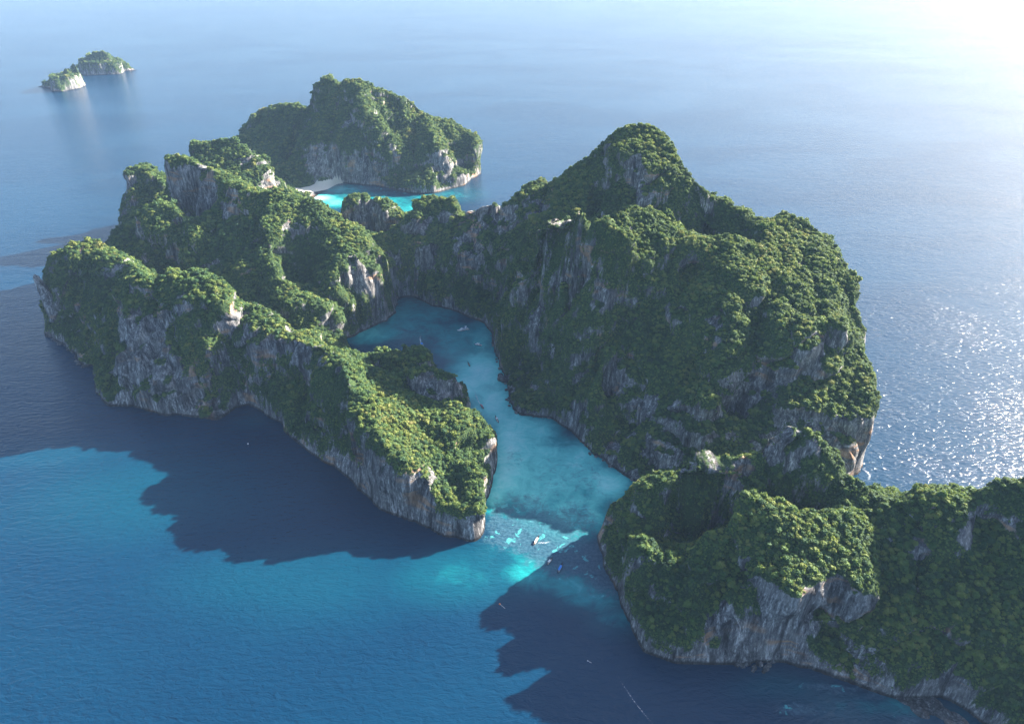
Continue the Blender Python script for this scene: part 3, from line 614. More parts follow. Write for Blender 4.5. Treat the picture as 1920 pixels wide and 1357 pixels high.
ISLETS = []
for nm, lab, cc, ll, wall in (('craggy_islet', 'small craggy islet of twin pale pinnacles, nearer of the two', BIDA_NEAR_COAST, BIDA_NEAR_LINES, 46.0),
                        ('domed_islet', 'small domed green islet with a pale cliff, behind the pinnacle islet', BIDA_FAR_COAST, BIDA_FAR_LINES, 46.0)):
    cx, cy = [p[0] for p in cc], [p[1] for p in cc]
    f2 = Field(roughen(cc, 4.0), [ll], min(cx) - 24, max(cx) + 24, min(cy) - 24, max(cy) + 24, 3.0)
    x2, y2 = np.meshgrid(np.arange(min(cx) - 20, max(cx) + 20, 3.0), np.arange(min(cy) - 20, max(cy) + 20, 3.0))
    a, b, c_, d_ = sculpt(f2, x2, y2, 0.3, None, wall)
    n_, v_ = cover(a, b, c_, d_, [])
    o = landform(nm, a, b, c_, c_ > -6, {'veg': v_, 'sand': v_ * 0}, LAND_MAT)
    tag(o, lab, 'islet', kind='structure')
    ISLETS.append((o, a, b, c_, n_, v_))

# ---------------------------------------------------------------- the sea
def spread(a, b, step, far):
    inner = np.arange(a, b + step, step)
    g, s = [], step
    while (g[-1] if g else 0) < far:
        s *= 1.22
        g.append((g[-1] if g else 0) + s)
    g = np.array(g)
    return np.concatenate([a - g[::-1], inner, inner[-1] + g])

SX, SY = np.meshgrid(spread(-700, 520, 4.0, 42000), spread(290, 1900, 4.0, 42000))
sh_max = np.zeros_like(SX); reef = np.zeros_like(SX)
wob_x = 9 * fbm(SX / 60, SY / 60, SX * 0 + 2.0, 3)
wob_y = 9 * fbm(SX / 60, SY / 60, SX * 0 + 6.0, 3)
num = np.zeros_like(SX)
for (cx, cy, rx, ry, v) in SHALLOW:
    q = np.sqrt(((SX + wob_x - cx) / rx) ** 2 + ((SY + wob_y - cy) / ry) ** 2)
    sh_max = np.maximum(sh_max, v * (1 - smooth(0.15, 1.45, q)))
for (cx, cy, rx, ry, v) in REEF:
    q = np.sqrt(((SX + wob_x - cx) / rx) ** 2 + ((SY + wob_y - cy) / ry) ** 2)
    reef = np.maximum(reef, v * (1 - smooth(0.4, 1.25, q)))
p = np.pad(sh_max, 2, mode='edge')
sh_s = sum(p[i:i + SX.shape[0], j:j + SX.shape[1]] for i in range(5) for j in range(5)) / 25.0
calm = 1 - smooth(0.0, 1.6, np.sqrt(((SX + 60) / 110) ** 2 + ((SY - 860) / 230) ** 2))
sea_me = array_mesh('sea', np.stack([SX, SY, SX * 0], -1).reshape(-1, 3), grid_quads(*SX.shape), SEA_MAT)
add_attr(sea_me, 'shallow', sh_s.ravel())
add_attr(sea_me, 'reef', reef.ravel())
add_attr(sea_me, 'calm', calm.ravel())
sea = bpy.data.objects.new('sea', sea_me)
COL.objects.link(sea)
tag(sea, 'deep blue sea turning turquoise over the sand and reef of the lagoon', 'sea', kind='structure')

# ---------------------------------------------------------------- trees and scrub
import bmesh

def crown_mesh(seed):
    """a lumpy broadleaf crown about 1 m in radius: leafy lobes with loose sprays round them"""
    r = np.random.default_rng(seed)
    bm = bmesh.new()
    bmesh.ops.create_icosphere(bm, subdivisions=3, radius=1.0)
    lobe_list = [(np.array([0, 0, 0.3]), r.uniform(0.5, 0.75))]
    for k in range(int(r.integers(5, 15))):
        a = r.uniform(0, 2 * math.pi)
        e = r.uniform(-0.15, 1.2)
        c = np.array([math.cos(a) * math.cos(e), math.sin(a) * math.cos(e), math.sin(e) * 0.8 + 0.15]) * r.uniform(0.4, 0.8)
        lobe_list.append((c, r.uniform(0.18, 0.46)))
    dirs = np.array([v.co[:] for v in bm.verts])
    rad = np.zeros(len(dirs))
    for c, s in lobe_list:
        b = dirs @ c
        disc = b * b - (c @ c) + s * s
        rad = np.maximum(rad, np.where(disc > 0, b + np.sqrt(np.maximum(disc, 0)), 0))
    rad = np.maximum(rad, 0.45) * (1 + r.normal(0, 0.10, len(dirs)))
    squash = r.uniform(0.55, 1.25)
    P = dirs * rad[:, None]
    P[:, 2] = P[:, 2] * squash + 0.30
    for v, q in zip(bm.verts, P):
        v.co = q
    verts = [tuple(q) for q in P]
    faces = [[v.index for v in f.verts] for f in bm.faces]
    bm.free()
    for k in range(110):
        d = r.normal(size=3); d[2] = abs(d[2]) * 0.9 - 0.15
        d /= np.linalg.norm(d)
        i = int(np.argmax(dirs @ d))
        c = d * rad[i] * r.uniform(0.95, 1.2)
        c[2] = c[2] * squash + 0.30
        u = r.normal(size=3); u /= np.linalg.norm(u)
        w = np.cross(u, r.normal(size=3)); w /= np.linalg.norm(w)
        s = r.uniform(0.14, 0.30)
        b0 = len(verts)
        verts += [tuple(c + u * s), tuple(c + w * s * 0.7), tuple(c - u * s * 0.9), tuple(c - w * s * 0.6)]
        faces.append([b0, b0 + 1, b0 + 2, b0 + 3])
    me = bpy.data.meshes.new('crown')
    me.from_pydata(verts, [], faces)
    me.update()
    me.materials.append(LEAF_MAT)
    return me

def trunk_mesh(seed):
    """tapered trunk with three limbs reaching into the crown"""
    r = np.random.default_rng(seed)
    verts, faces = [], []
    def tube(p0, p1, r0, r1):
        p0, p1 = np.array(p0, float), np.array(p1, float)
        ax = (p1 - p0) / np.linalg.norm(p1 - p0)
        u = np.cross(ax, (0.3, 1, 0.1)); u /= np.linalg.norm(u)
        w = np.cross(ax, u)
        b = len(verts)
        for p, rr in ((p0, r0), (p1, r1)):
            for k in range(6):
                a = k * math.pi / 3
                verts.append(tuple(p + (u * math.cos(a) + w * math.sin(a)) * rr))
        for k in range(6):
            faces.append((b + k, b + (k + 1) % 6, b + 6 + (k + 1) % 6, b + 6 + k))
    tube((0, 0, -0.9), (0.03, 0.02, 0.15), 0.09, 0.06)
    for k in range(3):
        a = k * 2.1 + r.uniform(0, 1)
        tube((0.03, 0.02, 0.12), (0.4 * math.cos(a), 0.4 * math.sin(a), 0.62), 0.05, 0.02)
    me = bpy.data.meshes.new('trunk')
    me.from_pydata(verts, [], faces)
    me.update()
    me.materials.append(BARK_MAT)
    return me

CROWNS = [crown_mesh(30 + k) for k in range(12)]
TRUNKS = [trunk_mesh(60 + k) for k in range(3)]

def scatter(X, Y, Z, N, veg, quads, dens_mul=1.0, size_mul=1.0, seed=1, spread_=0.42):
    """stand points for trees (gentle ground) and scrub (steep ground), denser where the land is greener"""
    r = np.random.default_rng(seed)
    V = np.stack([X, Y, Z], -1).reshape(-1, 3)
    A, B, C, D = (V[quads[:, k]] for k in range(4))
    nrm = np.cross(C - A, D - B) * 0.5
    area = np.linalg.norm(nrm, axis=1)
    nrm = nrm / np.maximum(area, 1e-9)[:, None]
    cen = (A + B + C + D) / 4
    vg = veg.ravel()[quads].mean(1)
    to_cam = np.array([0, 0, 500.0]) - cen
    dist = np.linalg.norm(to_cam, axis=1)
    facing = (nrm * to_cam).sum(1) / dist
    nz = nrm[:, 2]
    gentle = smooth(0.50, 0.86, nz)
    rad = (0.64 + 1.15 * gentle) * (0.72 + dist / 2300.0) * size_mul
    jit = fbm(cen[:, 0] / 12, cen[:, 1] / 12, cen[:, 2] / 12, 2)
    ok = smooth(0.40, 0.62, vg + 0.28 * jit)
    lam = area * ok * (0.55 + 0.70 * gentle) / (math.pi * rad ** 2) * dens_mul
    lam = np.where(facing < -0.1, lam * 0.22, lam)
    lam = np.where(cen[:, 2] < 3.0, 0, lam)
    cnt = r.poisson(np.minimum(lam, 6))
    idx = np.repeat(np.arange(len(quads)), cnt)
    u, w = r.random(len(idx)), r.random(len(idx))
    P = (A[idx] * ((1 - u) * (1 - w))[:, None] + B[idx] * (u * (1 - w))[:, None]
         + C[idx] * (u * w)[:, None] + D[idx] * ((1 - u) * w)[:, None])
    size = rad[idx] * np.minimum(np.exp(r.normal(0, spread_, len(idx))), 1.75) * np.where(facing[idx] < -0.1, 1.9, 1.0)
    return P, nrm[idx], size, gentle[idx], facing[idx]

def euler_from(n, spin, lean):
    """XYZ euler angles of a frame whose Z leans from vertical towards n"""
    z = (1 - lean)[:, None] * np.array([0, 0, 1.0]) + lean[:, None] * n
    z /= np.linalg.norm(z, axis=1)[:, None]
    ref = np.stack([np.cos(spin), np.sin(spin), np.zeros_like(spin)], -1)
    y = np.cross(z, ref); y /= np.linalg.norm(y, axis=1)[:, None]
    x = np.cross(y, z)
    # rotation matrix columns x, y, z
    ry = -np.arcsin(np.clip(x[:, 2], -1, 1))
    rx = np.arctan2(y[:, 2], z[:, 2])
    rz = np.arctan2(x[:, 1], x[:, 0])
    return np.stack([rx, ry, rz], -1)

def instancer(crown_objects):
    ng = bpy.data.node_groups.new('canopy', 'GeometryNodeTree')
    ng.interface.new_socket('Geometry', in_out='INPUT', socket_type='NodeSocketGeometry')
    ng.interface.new_socket('Geometry', in_out='OUTPUT', socket_type='NodeSocketGeometry')
    nodes, links = ng.nodes, ng.links
    gi, go = nodes.new('NodeGroupInput'), nodes.new('NodeGroupOutput')
    iop = nodes.new('GeometryNodeInstanceOnPoints')
    g2i = nodes.new('GeometryNodeJoinGeometry')
    for co in reversed(crown_objects):
        oi = nodes.new('GeometryNodeObjectInfo')
        oi.inputs['Object'].default_value = co
        oi.inputs['As Instance'].default_value = True
        links.new(oi.outputs['Geometry'], g2i.inputs[0])
    def named(nm, typ):
        a = nodes.new('GeometryNodeInputNamedAttribute')
        a.data_type = typ
        a.inputs['Name'].default_value = nm
        return a.outputs['Attribute']
    links.new(gi.outputs[0], iop.inputs['Points'])
    links.new(g2i.outputs[0], iop.inputs['Instance'])
    iop.inputs['Pick Instance'].default_value = True
    links.new(named('pick', 'INT'), iop.inputs['Instance Index'])
    e2r = nodes.new('FunctionNodeEulerToRotation')
    links.new(named('turn', 'FLOAT_VECTOR'), e2r.inputs[0])
    links.new(e2r.outputs[0], iop.inputs['Rotation'])
    links.new(named('size', 'FLOAT_VECTOR'), iop.inputs['Scale'])
    links.new(iop.outputs['Instances'], go.inputs[0])
    return ng

def forest(name, label, P, euler, size, pick, ng):
    me = bpy.data.meshes.new(name)
    me.vertices.add(len(P))
    me.vertices.foreach_set('co', np.ascontiguousarray(P, np.float32).ravel())
    for nm, typ, key, data in (('turn', 'FLOAT_VECTOR', 'vector', euler), ('size', 'FLOAT_VECTOR', 'vector', size)):
        a = me.attributes.new(nm, typ, 'POINT')
        a.data.foreach_set(key, np.ascontiguousarray(data, np.float32).ravel())
    a = me.attributes.new('pick', 'INT', 'POINT')
    a.data.foreach_set('value', np.ascontiguousarray(pick, np.int32))
    me.materials.append(LEAF_MAT)
    o = bpy.data.objects.new(name, me)
    COL.objects.link(o)
    m = o.modifiers.new('canopy', 'NODES')
    m.node_group = ng
    tag(o, label, 'forest', kind='stuff')
    return o

def seen_from_camera(P, lift):
    """which points the photograph shows: in frame and not behind a ridge"""
    Q = P + np.array([0, 0, 1.0]) * lift[:, None]
    th = math.radians(31.0)
    d = Q[:, 1] * math.cos(th) - (Q[:, 2] - 500) * math.sin(th)
    u = 1333.0 * Q[:, 0] / d
    v = -1333.0 * (Q[:, 1] * math.sin(th) + (Q[:, 2] - 500) * math.cos(th)) / d
    ok = (np.abs(u) < 940) & (np.abs(v) < 660)
    for t in np.linspace(0.03, 0.6, 60):
        S = Q * (1 - t) + np.array([0, 0, 500.0]) * t
        ok &= main.at(main.z, S[:, 0], S[:, 1]) < S[:, 2] + 2.0
    return ok, d

FOREST_LABEL = [
    'dense green scrub and trees clothing the long ridge peninsula',
    'dense green forest over the sunlit hills behind the lagoon',
    'dense forest and creepers clothing the tall cliff massif',
    'dense jungle canopy and scrub over the nearest headland',
    'hazy forest over the steep hill across the bay',
]
rr = np.random.default_rng(5)
scattered = []
for gi in range(5):
    q = quads_all[quad_keep & (quad_region == gi)]
    tall = scatter(LX, LY, LZ, LN, LVEG, q, 0.80, 1.0, 100 + gi)
    low = scatter(LX, LY, LZ, LN, LVEG, q, 0.25, 0.6, 200 + gi, 0.3)
    scattered.append(tuple(np.concatenate([a, b]) for a, b in zip(tall, low)))

# the trees that show largest are things of their own: pick them from the gentle, lit tops of the two near landforms
cand = []
for gi in (3, 0, 2):
    P, n, s, g, f = scattered[gi]
    ok, d = seen_from_camera(P, s)
    score = np.where(ok & (g > 0.55) & (f > 0.1), s * rr.uniform(0.8, 1.25, len(s)) / d, 0)
    best = np.argsort(-score)[:(170, 70, 50)[(3, 0, 2).index(gi)]]
    cand.append((gi, best[score[best] > 0]))
TREE_TAG = {
    3: ('round-crowned jungle tree standing in the canopy of the nearest headland', 'trees on the nearest headland'),
    0: ('round-crowned tree on the sunlit slope of the ridge peninsula', 'trees on the ridge peninsula'),
    2: ('broad-crowned tree on the forested plateau of the cliff massif', 'trees on the cliff massif'),
}
tree_no = 0
PROTO = []
for gi, best in cand:
    P, n, s, g, f = scattered[gi]
    for i in best:
        t = bpy.data.objects.new('jungle_tree', None)
        t.empty_display_size = 1.0
        COL.objects.link(t)
        k = 1.1 * float(s[i])
        t.location = (float(P[i, 0]), float(P[i, 1]), float(P[i, 2]) + 0.15 * k)
        t.rotation_euler = (0, 0, float(rr.uniform(0, 6.28)))
        t.scale = (k, k, k * float(rr.uniform(0.75, 1.05)))
        tag(t, TREE_TAG[gi][0], 'tree', TREE_TAG[gi][1])
        c = bpy.data.objects.new('crown', CROWNS[tree_no % len(CROWNS)])
        COL.objects.link(c); c.parent = t
        b = bpy.data.objects.new('trunk', TRUNKS[tree_no % len(TRUNKS)])
        COL.objects.link(b); b.parent = t
        if tree_no < len(CROWNS):
            PROTO.append(c)
        tree_no += 1
    keep = np.ones(len(s), bool); keep[best] = False
    scattered[gi] = tuple(a[keep] for a in scattered[gi])

NG = instancer(PROTO)
total = 0
for gi in range(5):
    P, n, s, g, f = scattered[gi]
    lean = 0.55 * (1 - g) + 0.25
    e = euler_from(n, rr.uniform(0, 6.28, len(s)), lean)
    hgt = np.where(g > 0.5, rr.uniform(0.6, 1.05, len(s)), rr.uniform(0.5, 0.85, len(s)))
    size = np.stack([s, s * rr.uniform(0.85, 1.15, len(s)), s * hgt], -1)
    forest('forest', FOREST_LABEL[gi], P, e, size, rr.integers(0, len(CROWNS), len(s)), NG)
    total += len(s)
for (o, a, b, c_, n_, v_), lab in zip(ISLETS, ('thin scrub on the small craggy pinnacle islet', 'thick scrub capping the small domed islet')):
    P, n, s, g, f = scatter(a, b, c_, n_, v_, grid_quads(*a.shape), 1.0, 1.0, 300)
    e = euler_from(n, rr.uniform(0, 6.28, len(s)), 0.5 * (1 - g))
    size = np.stack([s, s, s * 0.9], -1)
    forest('scrub', lab, P, e, size, rr.integers(0, len(CROWNS), len(s)), NG)
    total += len(s)

# ---------------------------------------------------------------- rocks in the water
def rock_mesh(name, centres, seed, subdiv=4, jag=0.22, flat=1.0):
    """one craggy stone: the outer skin of overlapping lumps, roughened"""
    bm = bmesh.new()
    bmesh.ops.create_icosphere(bm, subdivisions=subdiv, radius=1.0)
    dirs = np.array([v.co[:] for v in bm.verts])
    faces = [[v.index for v in f.verts] for f in bm.faces]
    bm.free()
    c0 = np.mean([c for c, s in centres], axis=0)
    rad = np.zeros(len(dirs))
    for c, s in centres:
        q = np.array(c) - c0
        b = dirs @ q
        disc = b * b - q @ q + s * s
        rad = np.maximum(rad, np.where(disc > 0, b + np.sqrt(np.maximum(disc, 0)), 0))
    rad = np.maximum(rad, 0.35 * rad.max())
    P = dirs * rad[:, None]
    n = fbm(P[:, 0] / 3.1 + seed, P[:, 1] / 3.1, P[:, 2] / 6.0, 4, 0.6, ridged=True) - 0.4
    P = P * (1 + jag * n)[:, None]
    P[:, 2] *= flat
    return P + c0, faces

def stone(name, centres, seed, label, group=None, mat=None, **kw):
    P, F = rock_mesh(name, centres, seed, **kw)
    o = mesh_object(name, P, F, mat or DARK_ROCK_MAT)
    tag(o, label, 'rock', group)
    return o

# leaning pinnacle on the flank of the ridge peninsula
lean = [((-655 - 20 * t, 914 + 12 * t, 24 + 60 * t), 11.5 - 8.0 * t) for t in np.linspace(0, 1, 9)]
def pinnacle(path, seed, label):
    verts, faces, m = [], [], 18
    for k, ((cx, cy, cz), r) in enumerate(path):
        for j in range(m):
            a = 2 * math.pi * j / m
            verts.append((cx + r * math.cos(a), cy + r * math.sin(a), cz))
    for k in range(len(path) - 1):
        for j in range(m):
            faces.append((k * m + j, k * m + (j + 1) % m, (k + 1) * m + (j + 1) % m, (k + 1) * m + j))
    (cx, cy, cz), r = path[-1]
    verts.append((cx - 1, cy, cz + r * 1.3))
    top = len(verts) - 1
    for j in range(m):
        faces.append(((len(path) - 1) * m + j, (len(path) - 1) * m + (j + 1) % m, top))
    V = np.array(verts)
    n = fbm(V[:, 0] / 6 + seed, V[:, 1] / 6, V[:, 2] / 14, 3, 0.6, ridged=True) - 0.4
    c = np.repeat(np.array([q[0] for q in path]), m, 0)
    V[:-1] += (V[:-1] - c) * (0.45 * n[:-1])[:, None]
    o = mesh_object('rock_pinnacle', V, faces, ROCK_MAT, None, False)
    return tag(o, label, 'rock pinnacle')
fine = []
for (p0, r0), (p1, r1) in zip(lean[:-1], lean[1:]):
    for t in (0.0, 0.33, 0.66):
        fine.append((tuple(a + (b - a) * t for a, b in zip(p0, p1)), r0 + (r1 - r0) * t))
fine.append(lean[-1])
pinnacle(fine, 3.0, 'thin leaning grey rock finger at the outer end of the ridge peninsula')

stone('boulder', [((-14, 787, 1), 5.0), ((-11, 783, 2), 4.0), ((-15, 792, 3), 3.6)], 1.0,
      'dark boulder standing alone in the turquoise channel below the massif')
br = np.random.default_rng(21)
n_b = 0
for (x, y, r) in ((180, 363, 2.4), (184, 361, 1.8), (188, 364, 2.8), (193, 360, 2.0), (198, 363, 2.6), (202, 359, 2.2), (205, 362, 2.0), (199, 356, 1.4), (191, 357, 1.3), (209, 366, 2.2)):
    stone('boulder', [((x, y, 0.2), r), ((x + br.normal(0, .8), y + br.normal(0, .8), 0.8), r * 0.75)], 10.0 + n_b,
          'fallen limestone boulder at the foot of the nearest headland below the white cliff', 'fallen boulders under the nearest headland',
          DARK_ROCK_MAT, subdiv=3, jag=0.5)
    n_b += 1
# rubble along the shores: each stone its own thing, four shared shapes
RUBBLE = []
for k in range(4):
    P, F = rock_mesh('boulder', [((0, 0, 0), 1.0), ((0.4, 0.2, 0.15), 0.7), ((-0.35, 0.1, -0.1), 0.75)], 70.0 + 3 * k, subdiv=3, jag=0.55, flat=0.8)
    me = bpy.data.meshes.new('boulder')
    me.from_pydata([tuple(map(float, q)) for q in P], [], F)
    me.materials.append(DARK_ROCK_MAT)
    RUBBLE.append(me)
def rubble(path, count, rmin, rmax, label, group):
    seg = [math.dist(a, b) for a, b in zip(path[:-1], path[1:])]
    for k in range(count):
        s = br.uniform(0, sum(seg))
        i = 0
        while s > seg[i]:
            s -= seg[i]; i += 1
        (ax, ay), (bx, by) = path[i], path[i + 1]
        t = s / seg[i]
        o = bpy.data.objects.new('boulder', RUBBLE[k % 4])
        COL.objects.link(o)
        r = float(br.uniform(rmin, rmax))
        nx, ny = (by - ay) / seg[i], -(bx - ax) / seg[i]
        off = float(br.normal(0.8, 1.3))
        o.location = (ax + (bx - ax) * t + nx * off, ay + (by - ay) * t + ny * off, float(br.uniform(0.0, 0.5)))
        o.rotation_euler = (float(br.uniform(-.3, .3)), float(br.uniform(-.3, .3)), float(br.uniform(0, 6.28)))
        o.scale = (r, r * float(br.uniform(0.7, 1.2)), r * float(br.uniform(0.5, 0.9)))
        tag(o, label, 'rock', group)
rubble(COAST[0:7], 26, 1.4, 3.4, 'dark shore boulder below the outer end of the ridge peninsula', 'boulders below the ridge peninsula')
rubble(COAST[74:94], 44, 0.8, 2.4, 'dark boulder on the lagoon shore below the cliff massif', 'boulders along the lagoon shore')
slab_spots = ((300, 333, 9, 5), (311, 327, 10, 6), (322, 322, 9, 6), (318, 331, 8, 5), (331, 316, 8, 5), (306, 322, 6, 4), (326, 311, 6, 4))
for k, (x, y, rx, ry) in enumerate(slab_spots):
    P, F = rock_mesh('shore_rock', [((0, 0, 0), 1.0), ((0.35, 0.1, 0), 0.8), ((-0.4, -0.05, 0), 0.75)], 40.0 + k, subdiv=4, jag=0.0)
    P = np.array(P) * np.array([rx, ry, 1.0])
    n = fbm(P[:, 0] / 4 + k, P[:, 1] / 4, P[:, 2], 3, 0.6)
    P[:, 2] = np.clip(P[:, 2] * 3.0, -2.0, 1.5) + 0.9 * n
    a = math.radians(-38 + 10 * br.normal())
    R = np.array([[math.cos(a), -math.sin(a)], [math.sin(a), math.cos(a)]])
    P[:, :2] = P[:, :2] @ R.T + np.array([x, y])
    tag(mesh_object('shore_rock', P, F, DARK_ROCK_MAT), 'flat wave-cut rock slab awash at the foot of the nearest headland', 'rock', 'rock slabs awash under the nearest headland')

# ---------------------------------------------------------------- boats
M_WOOD = plain('weathered_boat_wood', (0.30, 0.20, 0.13), 0.7)
M_DARKHULL = plain('dark_painted_wood', (0.05, 0.05, 0.06), 0.55)
M_REDHULL = plain('red_painted_wood', (0.36, 0.05, 0.05), 0.5)
M_WHITE = plain('white_boat_paint', (0.80, 0.80, 0.80), 0.35, 0.5, 0.06)
M_CANVAS = plain('white_canvas', (0.78, 0.77, 0.74), 0.8, 0.2, 0.08)
M_BLUE = plain('blue_tarpaulin', (0.03, 0.22, 0.62), 0.6, 0.3)
M_PINK = plain('faded_red_awning', (0.58, 0.20, 0.24), 0.7, 0.2)
M_NAVY = plain('navy_hull_paint', (0.03, 0.06, 0.14), 0.3, 0.5)
M_GLASS = plain('dark_boat_glass', (0.015, 0.02, 0.03), 0.08, 0.6)
M_STEEL = plain('dull_steel', (0.28, 0.28, 0.29), 0.4, 0.5, 0.1, 3.0, 0.8)
M_DECK = plain('pale_deck', (0.55, 0.50, 0.43), 0.7)
M_ORANGE = plain('orange_float', (0.80, 0.22, 0.05), 0.5)
M_ROPE = plain('pale_rope', (0.65, 0.65, 0.6), 0.8)

def box(name, parent, mat, x0, x1, y0, y1, z0, z1, taper=0.0):
    t = taper
    v = [(x0, y0, z0), (x1, y0, z0), (x1, y1, z0), (x0, y1, z0),
         (x0 + t, y0 + t * .4, z1), (x1 - t, y0 + t * .4, z1), (x1 - t, y1 - t * .4, z1), (x0 + t, y1 - t * .4, z1)]
    return mesh_object(name, v, [(3, 2, 1, 0), (4, 5, 6, 7), (0, 1, 5, 4), (1, 2, 6, 5), (2, 3, 7, 6), (3, 0, 4, 7)], mat, parent)

def hull(parent, mat, length, beam, depth, sheer, prow, stern=0.6, flare=0.6, name='hull'):
    """lofted open hull, bow towards +X"""
    n, m = 15, 9
    verts, faces = [], []
    for i in range(n):
        t = i / (n - 1)
        x = (t - 0.5) * length
        w = beam * 0.5 * (stern + (1 - stern) * math.sin(min(1, t / 0.45) * math.pi / 2)) * (1 - max(0, (t - 0.45) / 0.55) ** 2.2)
        w = max(w, 0.04)
        top = depth + sheer * abs(2 * t - 1) ** 2.4 + prow * max(0, (t - 0.72) / 0.28) ** 2
        bot = -0.35 + (depth * 0.9 + prow * 0.6) * max(0, (t - 0.82) / 0.18) ** 1.6
        for j in range(m):
            s = j / (m - 1) * 2 - 1
            verts.append((x, s * w * (flare + (1 - flare) * abs(s)), bot + (top - bot) * abs(s) ** 2.2))
    for i in range(n - 1):
        for j in range(m - 1):
            a = i * m + j
            faces.append((a, a + m, a + m + 1, a + 1))
    faces.append(tuple(range(m)))
    o = mesh_object(name, verts, faces, mat, parent)
    md = o.modifiers.new('planking', 'SOLIDIFY'); md.thickness = 0.09
    return o

def rod(name, parent, mat, a, b, r):
    a, b = np.array(a, float), np.array(b, float)
    ax = (b - a) / np.linalg.norm(b - a)
    u = np.cross(ax, (0.2, 0.9, 0.4)); u /= np.linalg.norm(u)
    w = np.cross(ax, u)
    v = [tuple(p + (u * math.cos(k * math.pi / 3) + w * math.sin(k * math.pi / 3)) * r) for p in (a, b) for k in range(6)]
    f = [(k, (k + 1) % 6, 6 + (k + 1) % 6, 6 + k) for k in range(6)] + [(5, 4, 3, 2, 1, 0), (6, 7, 8, 9, 10, 11)]
    return mesh_object(name, v, f, mat, parent)

def arched_canopy(parent, mat, x0, x1, w, z, rise):
    n = 7
    v = []
    for x in (x0, (x0 + x1) / 2, x1):
        for k in range(n):
            s = k / (n - 1) * 2 - 1
            v.append((x, s * w, z + rise * (1 - s * s)))
    f = [(i * n + k, (i + 1) * n + k, (i + 1) * n + k + 1, i * n + k + 1) for i in range(2) for k in range(n - 1)]
    o = mesh_object('canopy', v, f, mat, parent)
    md = o.modifiers.new('cloth', 'SOLIDIFY'); md.thickness = 0.07
    return o

def boat_root(name, x, y, heading, label, category, group=None):
    o = bpy.data.objects.new(name, None)
    COL.objects.link(o)
    o.location = (x, y, 0.02)
    o.rotation_euler = (0, 0, math.radians(heading))
    return tag(o, label, category, group)

def longtail(x, y, heading, length, hull_mat, roof_mat, label, roof=(-0.30, 0.14)):
    b = boat_root('longtail_boat', x, y, heading, label, 'longtail boat', 'longtail boats on the lagoon')
    L = length
    hull(b, hull_mat, L, L * 0.19, 0.75, 0.35, 1.15)
    box('deck', b, M_DECK, -0.42 * L, 0.30 * L, -0.06 * L, 0.06 * L, 0.28, 0.36)
    x0, x1, w = roof[0] * L, roof[1] * L, L * 0.088
    arched_canopy(b, roof_mat, x0, x1, w, 1.95, 0.28)
    for px in (x0 + .2, (x0 + x1) / 2, x1 - .2):
        for s in (-1, 1):
            rod('post', b, M_WOOD, (px, s * w * 0.96, 0.5), (px, s * w * 0.96, 1.97), 0.045)
    for px in (-0.20, -0.02, 0.20):
        box('bench', b, M_WOOD, px * L - .2, px * L + .2, -0.075 * L, 0.075 * L, 0.55, 0.63)
    e = box('engine', b, M_STEEL, -0.47 * L, -0.40 * L, -0.28, 0.28, 0.85, 1.35)
    rod('propeller_shaft', e, M_STEEL, (-0.46 * L, 0, 1.05), (-0.46 * L - 3.2, 0, -0.1), 0.05)
    rod('prow_post', b, hull_mat, (0.495 * L, 0, 1.6), (0.535 * L, 0, 2.9), 0.09)
    return b

longtail(23.6, 498.2, 67, 11.4, M_WOOD, M_CANVAS, 'wooden longtail boat with a long white canopy, farthest of three over the reef', (-0.36, 0.20))
longtail(35.3, 471.7, 58, 10.2, M_DARKHULL, M_CANVAS, 'dark longtail boat with a short white canopy beside the blue-roofed one', (-0.30, 0.06))
longtail(44.5, 463.5, 66, 12.4, M_DARKHULL, M_BLUE, 'longtail boat with a bright blue canopy over the reef', (-0.34, 0.16))
longtail(-18.3, 697.6, 108, 13.0, M_DARKHULL, M_CANVAS, 'dark longtail boat with a small white canopy in the narrow channel', (-0.12, 0.14))
longtail(-58.6, 825.1, 109, 10.2, M_DARKHULL, M_DARKHULL, 'small all-dark longtail boat alone in the middle of the lagoon', (-0.2, 0.1))
longtail(-36.9, 724.1, -65, 10.4, M_REDHULL, M_PINK, 'red longtail boat with a pinkish awning leaving a white wake', (-0.28, 0.14))

# speedboat
b = boat_root('speedboat', -127.6, 877.5, -70, 'white speedboat with a blue awning and a foaming wake', 'speedboat', 'motor boats in the inner lagoon')
hull(b, M_WHITE, 12.0, 3.4, 1.1, 0.1, 0.45, 0.92)
box('deck', b, M_DECK, -5.6, 2.0, -1.35, 1.35, 0.55, 0.62)
box('foredeck', b, M_WHITE, 2.0, 4.8, -0.95, 0.95, 0.9, 1.08, 0.25)
arched_canopy(b, M_BLUE, -4.4, 1.2, 1.45, 2.3, 0.15)
for px in (-4.2, -1.6, 1.0):
    for s in (-1, 1):
        rod('post', b, M_STEEL, (px, s * 1.38, 0.8), (px, s * 1.38, 2.32), 0.05)
box('windscreen', b, M_GLASS, 1.35, 1.75, -1.1, 1.1, 1.0, 1.75, 0.12)
for s in (-0.6, 0.6):
    box('outboard_motor', b, M_NAVY, -6.7, -6.0, s - 0.28, s + 0.28, 0.2, 1.5, 0.08)

